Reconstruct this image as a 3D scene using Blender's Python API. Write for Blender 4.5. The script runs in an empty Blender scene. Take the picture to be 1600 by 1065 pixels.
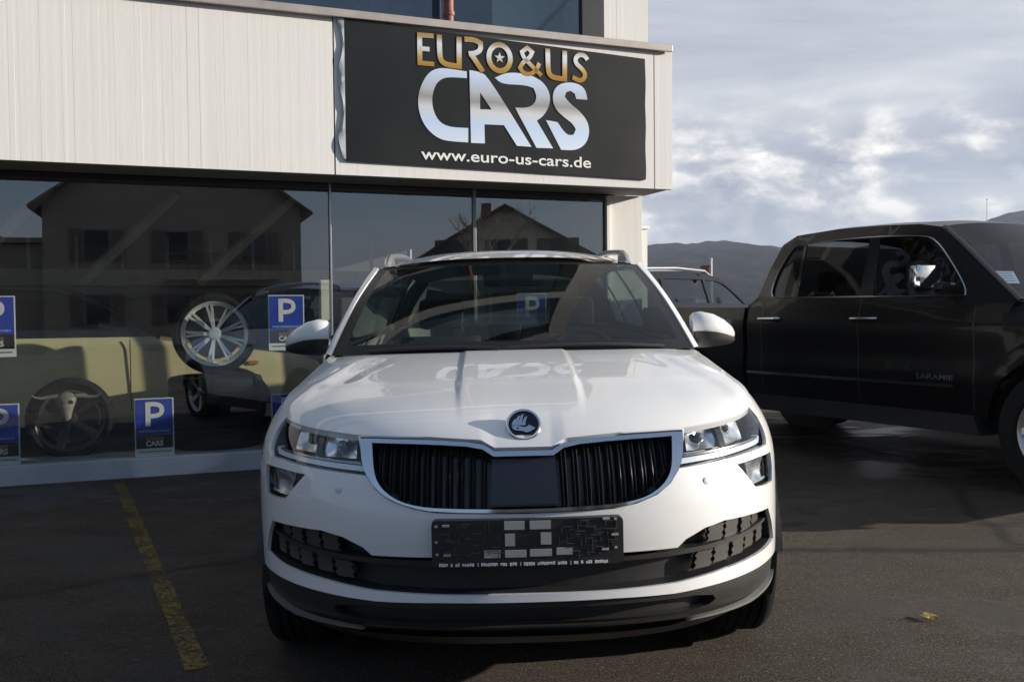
import bpy, bmesh, math, random
from bisect import bisect
from mathutils import Vector, Matrix
from mathutils.geometry import delaunay_2d_cdt
random.seed(7)
SC = bpy.context.scene
COL = SC.collection
R = math.radians

# ---------------------------------------------------------------- camera
cam = bpy.data.objects.new('camera', bpy.data.cameras.new('camera'))
COL.objects.link(cam)
cam.data.sensor_width = 36.0
cam.data.lens = 1450.0/1600.0*36.0
cam.data.clip_start = 0.05
cam.data.clip_end = 8000.0
PITCH = math.atan(42.5/1450.0)
cam.matrix_world = (Matrix.Translation((0, 0, 1.22)) @ Matrix.Rotation(R(90)-PITCH, 4, 'X')
                    @ Matrix.Rotation(-0.010, 4, 'Z'))
SC.camera = cam

# ---------------------------------------------------------------- sun and sky
SUN_AZ = math.atan2(-0.02, 1.0)      # from +X (right) towards +Y (away from the camera)
SUN_EL = R(14.0)
sd = Vector((math.cos(SUN_AZ)*math.cos(SUN_EL), math.sin(SUN_AZ)*math.cos(SUN_EL), math.sin(SUN_EL)))
sl = bpy.data.lights.new('sun', 'SUN'); sl.energy = 4.6; sl.angle = R(0.5); sl.color = (1.0, 0.92, 0.80)
so = bpy.data.objects.new('sun', sl); COL.objects.link(so)
so.rotation_euler = (-sd).to_track_quat('-Z', 'Y').to_euler()
so.location = sd*60

W = bpy.data.worlds.new('World'); SC.world = W; W.use_nodes = True
wn, wl = W.node_tree.nodes, W.node_tree.links
for n in list(wn): wn.remove(n)
def WN(t, **kw):
    n = wn.new(t)
    for k, v in kw.items(): setattr(n, k, v)
    return n
w_out = WN('ShaderNodeOutputWorld'); w_bg = WN('ShaderNodeBackground'); w_bg.inputs['Strength'].default_value = 0.064
sky = WN('ShaderNodeTexSky'); sky.sky_type = 'NISHITA'; sky.sun_disc = False
sky.sun_elevation = SUN_EL; sky.sun_rotation = R(90) - SUN_AZ
sky.air_density = 1.0; sky.dust_density = 1.2; sky.ozone_density = 1.5
tc = WN('ShaderNodeTexCoord')
sep = WN('ShaderNodeSeparateXYZ'); wl.new(tc.outputs['Generated'], sep.inputs[0])
def M(op, a, b=None, c=None, clamp=False):
    n = WN('ShaderNodeMath', operation=op, use_clamp=clamp)
    for i, v in enumerate((a, b, c)):
        if v is None: continue
        if isinstance(v, (int, float)): n.inputs[i].default_value = v
        else: wl.new(v, n.inputs[i])
    return n.outputs[0]
zc = M('MAXIMUM', sep.outputs['Z'], 0.0)
den = M('ADD', zc, 0.10)
px_ = M('DIVIDE', sep.outputs['X'], den); py_ = M('DIVIDE', sep.outputs['Y'], den)
cmb = WN('ShaderNodeCombineXYZ'); wl.new(px_, cmb.inputs[0]); wl.new(py_, cmb.inputs[1])
def noise(vec, scale, detail, rough, off=(0, 0, 0), sc=(1, 1, 1), dist=0.0):
    mp = WN('ShaderNodeMapping'); mp.inputs['Location'].default_value = off; mp.inputs['Scale'].default_value = sc
    wl.new(vec, mp.inputs[0])
    n = WN('ShaderNodeTexNoise'); n.inputs['Scale'].default_value = scale; n.inputs['Detail'].default_value = detail
    n.inputs['Roughness'].default_value = rough; n.inputs['Distortion'].default_value = dist
    wl.new(mp.outputs[0], n.inputs['Vector']); return n.outputs['Fac']
def ramp(f, stops, interp='LINEAR'):
    n = WN('ShaderNodeValToRGB'); n.color_ramp.interpolation = interp
    el = n.color_ramp.elements
    while len(el) < len(stops): el.new(0.5)
    for e, (p, c) in zip(el, stops): e.position = p; e.color = (c[0], c[1], c[2], 1)
    wl.new(f, n.inputs[0]); return n.outputs[0]
def mix(f, a, b):
    n = WN('ShaderNodeMix', data_type='RGBA')
    if isinstance(f, (int, float)): n.inputs[0].default_value = f
    else: wl.new(f, n.inputs[0])
    for i, v in ((6, a), (7, b)):
        if isinstance(v, tuple): n.inputs[i].default_value = (*v, 1)
        else: wl.new(v, n.inputs[i])
    return n.outputs[2]
# high veil of stratus, two scales of it
n1 = noise(cmb.outputs[0], 0.42, 6, 0.5, (3.1, 1.7, 0), (0.55, 1.0, 1), 0.35)
n2 = noise(cmb.outputs[0], 1.0, 7, 0.58, (9.1, 4.7, 2), (0.5, 1.0, 1), 0.3)
# cumulus low over the hills: noise on the direction itself
n3 = noise(tc.outputs['Generated'], 5.0, 9, 0.55, (1.37, 0.2, 0.62), (1, 1, 1.9), 0.12)
n3b = noise(tc.outputs['Generated'], 5.0, 9, 0.55, (1.37+.018, 0.2, 0.62+.016), (1, 1, 1.9), 0.12)
n4 = noise(tc.outputs['Generated'], 8.5, 7, 0.56, (0.6, 4.0, 1.2), (1, 1, 2.2), 0.0)
front = ramp(M('MULTIPLY_ADD', sep.outputs['Y'], 0.5, 0.5), [(0.25, (0.0, 0.0, 0.0)), (0.75, (1, 1, 1))])
cover = ramp(M('ADD', n1, M('MULTIPLY', M('SUBTRACT', front, 0.62), 0.75)), [(0.33, (0, 0, 0)), (0.54, (1, 1, 1))])
veil = ramp(n2, [(0.32, (3.5, 3.95, 4.9)), (0.46, (4.9, 5.2, 5.9)), (0.56, (6.1, 6.3, 6.7)), (0.68, (8.0, 8.0, 8.1))])
skyc = mix(1.0, sky.outputs[0], sky.outputs[0])
blue = mix(0.6, skyc, mix(front, (2.1, 3.0, 4.6), (2.3, 3.3, 5.2)))
hi = mix(M('MULTIPLY', cover, 0.9), blue, veil)
lowmask = M('MULTIPLY', ramp(zc, [(0.0, (1, 1, 1)), (0.15, (1, 1, 1)), (0.235, (0, 0, 0))], 'EASE'), ramp(n3, [(0.37, (0, 0, 0)), (0.49, (1, 1, 1))]))
lit = M('ADD', M('MULTIPLY', M('SUBTRACT', n3, n3b), 3.2), M('MULTIPLY_ADD', n4, 0.7, 0.14))
cum = ramp(lit, [(0.28, (3.5, 3.8, 4.6)), (0.46, (5.2, 5.4, 5.9)), (0.60, (8.0, 7.9, 7.8)), (0.78, (11.5, 11.1, 10.5))])
lowmask = M('MULTIPLY', lowmask, front)
low = mix(M('MULTIPLY', lowmask, 0.92), hi, cum)
# grey bank hugging the horizon
bank = ramp(zc, [(0.0, (1, 1, 1)), (0.075, (1, 1, 1)), (0.125, (0, 0, 0))], 'EASE')
full = mix(M('MULTIPLY', bank, 0.55), low, mix(n4, (3.1, 3.5, 4.3), (4.9, 5.15, 5.7)))
wl.new(full, w_bg.inputs['Color']); wl.new(w_bg.outputs[0], w_out.inputs['Surface'])
SC.view_settings.view_transform = 'Standard'
try: SC.view_settings.look = 'None'
except Exception: pass
SC.view_settings.exposure = 0.8
SC.view_settings.gamma = 1.0
SC.cycles.max_bounces = 10
SC.cycles.transparent_max_bounces = 24
SC.cycles.glossy_bounces = 5
SC.cycles.caustics_reflective = False
SC.cycles.caustics_refractive = False
# ---------------------------------------------------------------- materials
def new_mat(name):
    m = bpy.data.materials.new(name); m.use_nodes = True
    nt = m.node_tree
    for n in list(nt.nodes): nt.nodes.remove(n)
    o = nt.nodes.new('ShaderNodeOutputMaterial')
    return m, nt, o
def lk(nt, a, b): nt.links.new(a, b)
def nnoise(nt, scale, detail=4, rough=0.55, sc=(1, 1, 1), coord='Object', dist=0.0, off=(0, 0, 0)):
    t = nt.nodes.new('ShaderNodeTexCoord'); mp = nt.nodes.new('ShaderNodeMapping')
    mp.inputs['Scale'].default_value = sc; mp.inputs['Location'].default_value = off
    lk(nt, t.outputs[coord], mp.inputs[0])
    n = nt.nodes.new('ShaderNodeTexNoise'); n.inputs['Scale'].default_value = scale
    n.inputs['Detail'].default_value = detail; n.inputs['Roughness'].default_value = rough
    n.inputs['Distortion'].default_value = dist
    lk(nt, mp.outputs[0], n.inputs['Vector']); return n.outputs['Fac']
def nramp(nt, f, stops, interp='LINEAR'):
    n = nt.nodes.new('ShaderNodeValToRGB'); el = n.color_ramp.elements; n.color_ramp.interpolation = interp
    while len(el) < len(stops): el.new(0.5)
    for e, (p, c) in zip(el, stops):
        e.position = p
        if isinstance(c, (int, float)): c = (c, c, c)
        e.color = (c[0], c[1], c[2], 1)
    lk(nt, f, n.inputs[0]); return n.outputs[0]
def nmix(nt, f, a, b, mode='MIX'):
    n = nt.nodes.new('ShaderNodeMix'); n.data_type = 'RGBA'; n.blend_type = mode
    for i, v in ((0, f), (6, a), (7, b)):
        if isinstance(v, (int, float)): n.inputs[i].default_value = v if i == 0 else (v, v, v, 1)
        elif isinstance(v, tuple): n.inputs[i].default_value = (*v, 1)
        else: lk(nt, v, n.inputs[i])
    return n.outputs[2]
def nmath(nt, op, a, b=None, clamp=False):
    n = nt.nodes.new('ShaderNodeMath'); n.operation = op; n.use_clamp = clamp
    for i, v in enumerate((a, b)):
        if v is None: continue
        if isinstance(v, (int, float)): n.inputs[i].default_value = v
        else: lk(nt, v, n.inputs[i])
    return n.outputs[0]
def P(name, col, rough=0.5, metal=0.0, coat=0.0, var=0.10, vscale=6.0, bump=0.0, bscale=60.0, spec=0.5, rvar=0.0, vsc=(1, 1, 1), coat_rough=0.03):
    m, nt, o = new_mat(name)
    b = nt.nodes.new('ShaderNodeBsdfPrincipled'); lk(nt, b.outputs[0], o.inputs[0])
    b.inputs['Roughness'].default_value = rough; b.inputs['Metallic'].default_value = metal
    b.inputs['Coat Weight'].default_value = coat; b.inputs['Coat Roughness'].default_value = coat_rough
    b.inputs['Specular IOR Level'].default_value = spec
    f = nnoise(nt, vscale, 5, 0.6, vsc)
    lo = tuple(c*(1-var) for c in col); hi_ = tuple(min(1, c*(1+var)) for c in col)
    lk(nt, nramp(nt, f, [(0.3, lo), (0.7, hi_)]), b.inputs['Base Color'])
    if rvar:
        f2 = nnoise(nt, vscale*2.3, 5, 0.6)
        lk(nt, nramp(nt, f2, [(0.3, max(0.02, rough-rvar)), (0.7, min(1, rough+rvar))]), b.inputs['Roughness'])
    if bump:
        f3 = nnoise(nt, bscale, 4, 0.6)
        bp = nt.nodes.new('ShaderNodeBump'); bp.inputs['Strength'].default_value = bump; bp.inputs['Distance'].default_value = 0.01
        lk(nt, f3, bp.inputs['Height']); lk(nt, bp.outputs[0], b.inputs['Normal'])
    return m
def glass(name, tint=(0.9, 0.95, 0.93), refl=1.0, base=0.02, rough=0.0, ripple=0.0):
    """single sheet of pane glass: mostly clear, reflecting more at a slant; lets the sun through"""
    m, nt, o = new_mat(name)
    tr = nt.nodes.new('ShaderNodeBsdfTransparent'); tr.inputs[0].default_value = (*tint, 1)
    gl = nt.nodes.new('ShaderNodeBsdfGlossy'); gl.inputs['Roughness'].default_value = rough
    gl.inputs[0].default_value = (0.95, 0.97, 1, 1)
    fr = nt.nodes.new('ShaderNodeFresnel'); fr.inputs[0].default_value = 1.5
    g = nt.nodes.new('ShaderNodeNewGeometry')
    # same Fresnel curve seen from either side
    ior = nmath(nt, 'ADD', nmath(nt, 'MULTIPLY', g.outputs['Backfacing'], 1/1.5-1.5), 1.5)
    lk(nt, ior, fr.inputs[0])
    f = nmath(nt, 'ADD', nmath(nt, 'MULTIPLY', fr.outputs[0], refl), base, clamp=True)
    mx = nt.nodes.new('ShaderNodeMixShader'); lk(nt, f, mx.inputs[0]); lk(nt, tr.outputs[0], mx.inputs[1]); lk(nt, gl.outputs[0], mx.inputs[2])
    if ripple:
        bp = nt.nodes.new('ShaderNodeBump'); bp.inputs['Strength'].default_value = ripple; bp.inputs['Distance'].default_value = 0.02
        lk(nt, nnoise(nt, 1.1, 2, 0.4), bp.inputs['Height']); lk(nt, bp.outputs[0], gl.inputs['Normal'])
    lk(nt, mx.outputs[0], o.inputs[0])
    return m

# ---------------------------------------------------------------- objects
def thing(name, label, cat, loc=(0, 0, 0), rz=0.0, group=None, kind=None, ry=0.0):
    o = bpy.data.objects.new(name, None); COL.objects.link(o)
    o.location = loc; o.rotation_euler = (0, ry, rz); o.empty_display_size = 0.2
    tag(o, label, cat, group, kind); return o
def tag(o, label=None, cat=None, group=None, kind=None):
    if label: o['label'] = label
    if cat: o['category'] = cat
    if group: o['group'] = group
    if kind: o['kind'] = kind
    return o
class MB:
    """collects shapes and links them as one mesh object"""
    def __init__(s): s.v = []; s.f = []; s.m = []
    def add(s, V, F, mi=0, mat=None):
        n = len(s.v)
        s.v += [tuple(mat @ Vector(v)) if mat else tuple(v) for v in V]
        s.f += [tuple(i+n for i in f) for f in F]; s.m += [mi]*len(F); return s
    def box(s, c, d, bev=0.0, mi=0, mat=None):
        bm = bmesh.new(); bmesh.ops.create_cube(bm, size=1.0)
        for v in bm.verts: v.co = Vector((c[0]+v.co.x*d[0], c[1]+v.co.y*d[1], c[2]+v.co.z*d[2]))
        if bev: bmesh.ops.bevel(bm, geom=bm.edges[:], offset=bev, segments=2, affect='EDGES', profile=0.6)
        bm.verts.index_update()
        s.add([v.co.copy() for v in bm.verts], [[v.index for v in f.verts] for f in bm.faces], mi, mat); bm.free(); return s
    def tube(s, path, r, n=10, mi=0, mat=None, cap=True, flat=1.0):
        P_ = [Vector(p) for p in path]; V = []; F = []
        rr = r if isinstance(r, (list, tuple)) else [r]*len(P_)
        up = None
        for i, p in enumerate(P_):
            t = (P_[min(i+1, len(P_)-1)] - P_[max(i-1, 0)]).normalized()
            if up is None:
                up = Vector((0, 0, 1)) if abs(t.z) < 0.9 else Vector((1, 0, 0))
            a = t.cross(up)
            if a.length < 1e-4: a = t.cross(Vector((0, 1, 0)))
            a.normalize(); b = a.cross(t).normalized(); up = b
            for k in range(n):
                w = 2*math.pi*k/n
                V.append(p + a*math.cos(w)*rr[i] + b*math.sin(w)*rr[i]*flat)
        for i in range(len(P_)-1):
            for k in range(n):
                F.append((i*n+k, i*n+(k+1) % n, (i+1)*n+(k+1) % n, (i+1)*n+k))
        if cap:
            F.append(tuple(range(n-1, -1, -1))); F.append(tuple((len(P_)-1)*n+k for k in range(n)))
        return s.add(V, F, mi, mat)
    def lathe(s, prof, n=48, axis='X', c=(0, 0, 0), mi=0, mat=None, a0=0.0, a1=2*math.pi):
        """profile of (axial, radius) pairs turned about an axis"""
        V = []; F = []; full = abs(a1-a0-2*math.pi) < 1e-6
        m = n if full else n+1
        for k in range(m):
            w = a0 + (a1-a0)*k/n; cw, sw = math.cos(w), math.sin(w)
            for (a, r) in prof:
                q = {'X': (a, r*cw, r*sw), 'Y': (r*cw, a, r*sw), 'Z': (r*cw, r*sw, a)}[axis]
                V.append((c[0]+q[0], c[1]+q[1], c[2]+q[2]))
        L = len(prof)
        for k in range(n):
            k2 = (k+1) % m
            for i in range(L-1):
                F.append((k*L+i, k2*L+i, k2*L+i+1, k*L+i+1))
        return s.add(V, F, mi, mat)
    def grid(s, rows, mi=0, mat=None, close=False):
        V = [p for r in rows for p in r]; w = len(rows[0]); F = []
        for i in range(len(rows)-1):
            for j in range(w-1 if not close else w):
                j2 = (j+1) % w
                F.append((i*w+j, i*w+j2, (i+1)*w+j2, (i+1)*w+j))
        return s.add(V, F, mi, mat)
    def poly(s, pts, depth, mi=0, mat=None, holes=()):
        """flat outline in (x,z), front at y=0, going back by depth; holes cut out"""
        tri, V2 = cdt([pts]+list(holes), [pts], list(holes))
        n = len(V2)
        V = [(x, 0, z) for x, z in V2] + [(x, depth, z) for x, z in V2]
        F = list(tri) + [tuple(reversed([i+n for i in t])) for t in tri]
        ed = {}
        for t in tri:
            for a, b in zip(t, t[1:]+t[:1]):
                if (b, a) in ed: del ed[(b, a)]
                else: ed[(a, b)] = 1
        for a, b in ed: F.append((b, a, a+n, b+n))
        return s.add(V, F, mi, mat)
    def build(s, name, mats, parent=None, smooth=False, loc=None, weld=False, label=None):
        me = bpy.data.meshes.new(name); me.from_pydata([tuple(v) for v in s.v], [], s.f)
        if not isinstance(mats, (list, tuple)): mats = [mats]
        for m in mats: me.materials.append(m)
        me.polygons.foreach_set('material_index', s.m)
        bm = bmesh.new(); bm.from_mesh(me)
        if weld: bmesh.ops.remove_doubles(bm, verts=bm.verts, dist=1e-4)
        bmesh.ops.recalc_face_normals(bm, faces=bm.faces)
        for f in bm.faces: f.smooth = bool(smooth)
        if smooth:
            lim = smooth if smooth is not True else 0.6
            for e in bm.edges:
                if len(e.link_faces) == 2 and e.calc_face_angle(0) > lim: e.smooth = False
        bm.to_mesh(me); bm.free(); me.validate()
        o = bpy.data.objects.new(name, me); COL.objects.link(o)
        if parent: o.parent = parent
        if loc: o.location = loc
        if label: o['label'] = label
        return o
def inpoly(p, poly):
    x, y = p; c = False; n = len(poly); j = n-1
    for i in range(n):
        xi, yi = poly[i]; xj, yj = poly[j]
        if (yi > y) != (yj > y) and x < (xj-xi)*(y-yi)/(yj-yi)+xi: c = not c
        j = i
    return c
def densify(pts, step, closed=True):
    out = []; n = len(pts)
    for i in range(n if closed else n-1):
        a, b = pts[i], pts[(i+1) % n]
        k = max(1, int(math.ceil(math.hypot(b[0]-a[0], b[1]-a[1])/step)))
        for j in range(k): out.append((a[0]+(b[0]-a[0])*j/k, a[1]+(b[1]-a[1])*j/k))
    if not closed: out.append(pts[-1])
    return out
def smoothpoly(pts, it=2, closed=True, keep=1.2):
    """round the shallow corners of an outline (Chaikin), keep the sharp ones"""
    for _ in range(it):
        out = []; n = len(pts)
        for i in range(n):
            p = Vector(pts[i]); a = Vector(pts[i-1]); b = Vector(pts[(i+1) % n])
            if not closed and i in (0, n-1): out.append(tuple(p)); continue
            u, v = (p-a), (b-p)
            ang = u.angle(v, 0) if u.length > 1e-9 and v.length > 1e-9 else 0
            if ang > keep: out.append(tuple(p))
            else:
                out.append(tuple(p.lerp(a, 0.25))); out.append(tuple(p.lerp(b, 0.25)))
        pts = out
    return pts
def cdt(loops, include, exclude=(), pts=()):
    V = []; E = []
    for L in loops:
        n0 = len(V); V += [Vector(p) for p in L]
        E += [(n0+i, n0+(i+1) % len(L)) for i in range(len(L))]
    V += [Vector(p) for p in pts]
    r = delaunay_2d_cdt(V, E, [], 0, 1e-6)
    V2 = [tuple(v) for v in r[0]]; T = []
    for f in r[2]:
        c = (sum(V2[i][0] for i in f)/len(f), sum(V2[i][1] for i in f)/len(f))
        if any(inpoly(c, p) for p in include) and not any(inpoly(c, p) for p in exclude): T.append(tuple(f))
    used = sorted({i for t in T for i in t}); mp = {o: i for i, o in enumerate(used)}
    return [tuple(mp[i] for i in t) for t in T], [V2[i] for i in used]
def panel_mb(mapf, outline, holes=(), step=0.02, lip=0.015, off=0.0, mb=None, mi=0, extra=()):
    """a skin cut out of a curved surface: outline and holes are in the surface's own (u,v) metres"""
    mb = mb or MB()
    o = densify(outline, step); hs = [densify(h, step) for h in holes]; ex = [densify(h, step) for h in extra]
    xs = [p[0] for p in o]; ys = [p[1] for p in o]; pts = []
    x = min(xs)+step*0.5
    allb = [o]+hs
    bset = [q for L in allb for q in L]
    cell = {}
    for q in bset: cell.setdefault((int(q[0]//step), int(q[1]//step)), []).append(q)
    k = 0
    while x < max(xs):
        y = min(ys)+step*(0.5 if k % 2 else 0.25)
        while y < max(ys):
            p = (x, y)
            ci, cj = int(x//step), int(y//step)
            near = any(math.hypot(q[0]-x, q[1]-y) < step*0.45 for di in (-1, 0, 1) for dj in (-1, 0, 1) for q in cell.get((ci+di, cj+dj), ()))
            if not near and inpoly(p, o) and not any(inpoly(p, h) for h in hs): pts.append(p)
            y += step
        x += step*0.9; k += 1
    tri, V2 = cdt(allb+ex, [o], hs, pts)
    V = [mapf(u, v, off) for u, v in V2]; F = list(tri)
    if lip:
        cnt = {}
        for t in tri:
            for a, b in zip(t, t[1:]+t[:1]):
                k2 = (min(a, b), max(a, b)); cnt[k2] = cnt.get(k2, 0)+1
        be = [k2 for k2, c in cnt.items() if c == 1]; vm = {}
        for a, b in be:
            for q in (a, b):
                if q not in vm: vm[q] = len(V); V.append(mapf(V2[q][0], V2[q][1], off+lip))
            F.append((a, b, vm[b], vm[a]))
    mb.add(V, F, mi); return mb
def ribbon(path, w, closed=False):
    """outline of a stroke of width w along a polyline, mitred"""
    n = len(path); L = []; Rr = []
    for i in range(n):
        p = Vector(path[i])
        a = Vector(path[i-1]) if (i > 0 or closed) else None
        b = Vector(path[(i+1) % n]) if (i < n-1 or closed) else None
        d1 = (p-a).normalized() if a is not None else (b-p).normalized()
        d2 = (b-p).normalized() if b is not None else d1
        n1_, n2_ = Vector((-d1.y, d1.x)), Vector((-d2.y, d2.x))
        m = (n1_+n2_); m = m.normalized() if m.length > 1e-6 else n1_
        k = 1/max(0.5, m.dot(n1_))
        L.append(tuple(p+m*w/2*k)); Rr.append(tuple(p-m*w/2*k))
    return L, Rr
def stroke(mb, path, w, depth, y=0.0, closed=False, mi=0, mat=None):
    L, Rr = ribbon(path, w, closed); V = []; F = []; n = len(path)
    for a, b in zip(L, Rr):
        V += [(a[0], y, a[1]), (b[0], y, b[1]), (a[0], y+depth, a[1]), (b[0], y+depth, b[1])]
    for i in range(n if closed else n-1):
        a, b = 4*i, 4*((i+1) % n)
        F += [(a, b, b+1, a+1), (a+2, a+3, b+3, b+2), (a, a+2, b+2, b), (a+1, b+1, b+3, a+3)]
    if not closed: F += [(0, 1, 3, 2), (4*n-4, 4*n-2, 4*n-1, 4*n-3)]
    mb.add(V, F, mi, mat)
def text_mb(txt, x0, x1, z0, z1, depth, y=0.0, mb=None, bold=0.0, mi=0, mat=None, space=1.0):
    """lettering fitted into a box of the (x,z) plane, front at y, going back by depth"""
    cu = bpy.data.curves.new('lettering', 'FONT'); cu.body = txt; cu.size = 1.0; cu.offset = bold; cu.space_character = space
    cu.resolution_u = 4
    ob = bpy.data.objects.new('lettering', cu); COL.objects.link(ob)
    dg = bpy.context.evaluated_depsgraph_get(); dg.update()
    me = bpy.data.meshes.new_from_object(ob.evaluated_get(dg))
    vs = [v.co.copy() for v in me.vertices]; fs = [tuple(p.vertices) for p in me.polygons]
    bpy.data.objects.remove(ob); bpy.data.curves.remove(cu); bpy.data.meshes.remove(me)
    xa, xb = min(v.x for v in vs), max(v.x for v in vs); ya, yb = min(v.y for v in vs), max(v.y for v in vs)
    V = [(x0+(v.x-xa)/(xb-xa)*(x1-x0), y, z0+(v.y-ya)/(yb-ya)*(z1-z0)) for v in vs]
    n = len(V); mb = mb or MB()
    V2 = V + [(a, b+depth, c) for a, b, c in V]; F = list(fs); ed = {}
    for t in fs:
        for a, b in zip(t, t[1:]+t[:1]):
            if (b, a) in ed: del ed[(b, a)]
            else: ed[(a, b)] = 1
    for a, b in ed: F.append((b, a, a+n, b+n))
    mb.add(V2, F, mi, mat); return mb
def copy_tree(o, parent=None):
    c = o.copy(); COL.objects.link(c)
    if parent: c.parent = parent
    for ch in list(o.children): copy_tree(ch, c)
    return c
def coons(c0, c1, d0, d1):
    """surface through four edges: c0(u) v=0, c1(u) v=1, d0(v) u=0, d1(v) u=1"""
    def f(u, v):
        a, b, c, d = [Vector(q) for q in (c0(u), c1(u), d0(v), d1(v))]
        p00, p10, p01, p11 = [Vector(q) for q in (c0(0), c0(1), c1(0), c1(1))]
        return (a*(1-v)+b*v) + (c*(1-u)+d*u) - (p00*(1-u)*(1-v)+p10*u*(1-v)+p01*(1-u)*v+p11*u*v)
    return f
def curve3(pts):
    """smooth curve through points, parameter 0..1 by length"""
    Pn = [Vector(p) for p in pts]; L = [0.]
    for a, b in zip(Pn, Pn[1:]): L.append(L[-1]+(b-a).length)
    def f(t):
        s = t*L[-1]; i = min(max(bisect(L, s)-1, 0), len(Pn)-2)
        h = L[i+1]-L[i]; w = (s-L[i])/h
        def tan(j):
            if j == 0: return (Pn[1]-Pn[0])/(L[1]-L[0])
            if j == len(Pn)-1: return (Pn[-1]-Pn[-2])/(L[-1]-L[-2])
            return (Pn[j+1]-Pn[j-1])/(L[j+1]-L[j-1])
        a, b = Pn[i], Pn[i+1]; ta, tb = tan(i)*h, tan(i+1)*h
        return a*(2*w**3-3*w*w+1)+ta*(w**3-2*w*w+w)+b*(-2*w**3+3*w*w)+tb*(w**3-w*w)
    return f
# ---------------------------------------------------------------- shared materials
MT = {}
MT['rib'] = None
def wall_material():
    m, nt, o = new_mat('board_marked_concrete')
    b = nt.nodes.new('ShaderNodeBsdfPrincipled'); lk(nt, b.outputs[0], o.inputs[0]); b.inputs['Roughness'].default_value = 0.85
    a = nnoise(nt, 3.0, 6, 0.65, (9, 9, 0.16)); c = nnoise(nt, 1.1, 5, 0.6); d = nnoise(nt, 26.0, 4, 0.7, (1, 1, 0.10))
    col = nramp(nt, a, [(0.25, (0.66, 0.645, 0.62)), (0.55, (0.715, 0.70, 0.672)), (0.8, (0.75, 0.735, 0.71))])
    col = nmix(nt, 0.35, col, nramp(nt, c, [(0.3, (0.72, 0.71, 0.70)), (0.7, (0.80, 0.78, 0.745))]))
    col = nmix(nt, nramp(nt, d, [(0.60, 0.0), (0.72, 0.22)]), col, (0.50, 0.48, 0.46))
    lk(nt, col, b.inputs['Base Color'])
    bp = nt.nodes.new('ShaderNodeBump'); bp.inputs['Strength'].default_value = 0.10; bp.inputs['Distance'].default_value = 0.004
    lk(nt, nmath(nt, 'ADD', nnoise(nt, 60, 4, 0.6, (1, 1, 0.12)), nmath(nt, 'MULTIPLY', a, 1.0)), bp.inputs['Height']); lk(nt, bp.outputs[0], b.inputs['Normal'])
    return m
MT['wall'] = wall_material()
MT['cap'] = P('metal_coping', (0.42, 0.38, 0.35), 0.5, 0.3, var=0.12, bump=0.05)
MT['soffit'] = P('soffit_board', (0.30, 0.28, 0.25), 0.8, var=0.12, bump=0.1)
MT['sill'] = P('painted_plinth', (0.42, 0.43, 0.45), 0.75, var=0.14, vscale=2.2, bump=0.12, rvar=0.1)
MT['alu'] = P('grey_aluminium', (0.22, 0.23, 0.23), 0.42, 0.6, var=0.08)
MT['alu_dark'] = P('dark_aluminium', (0.05, 0.05, 0.052), 0.45, 0.4)
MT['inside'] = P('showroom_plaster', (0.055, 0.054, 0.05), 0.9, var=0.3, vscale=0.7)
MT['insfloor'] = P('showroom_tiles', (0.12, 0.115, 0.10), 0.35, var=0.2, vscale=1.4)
MT['black_pl'] = P('black_plastic', (0.018, 0.018, 0.019), 0.48, var=0.25, vscale=30, bump=0.06, bscale=220)
MT['black_gloss'] = P('gloss_black', (0.010, 0.010, 0.012), 0.12, var=0.1)
MT['rubber'] = P('tyre_rubber', (0.012, 0.012, 0.012), 0.88, spec=0.2, var=0.3, vscale=14, bump=0.12, bscale=90)
MT['chrome'] = P('chrome', (0.62, 0.64, 0.67), 0.08, 1.0, var=0.04)
MT['chrome_dark'] = P('dark_chrome', (0.30, 0.30, 0.31), 0.18, 1.0, var=0.06)
MT['silver'] = P('silver_metal', (0.55, 0.55, 0.54), 0.30, 0.9, var=0.08)
MT['white_print'] = P('white_print', (0.78, 0.78, 0.76), 0.45, var=0.03)
MT['blue_print'] = P('blue_print', (0.020, 0.055, 0.42), 0.4, var=0.06)
MT['black_print'] = P('black_print', (0.012, 0.012, 0.015), 0.4, var=0.1)
MT['lightblue_print'] = P('light_blue_print', (0.30, 0.40, 0.72), 0.45, var=0.05)
MT['red_print'] = P('copper_print', (0.42, 0.20, 0.10), 0.45, var=0.1)
MT['shopglass'] = glass('showroom_glass', (0.86, 0.90, 0.88), 1.6, 0.155, ripple=0.03)
MT['upglass'] = glass('upper_glass', (0.72, 0.80, 0.80), 1.6, 0.06, ripple=0.02)

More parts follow.
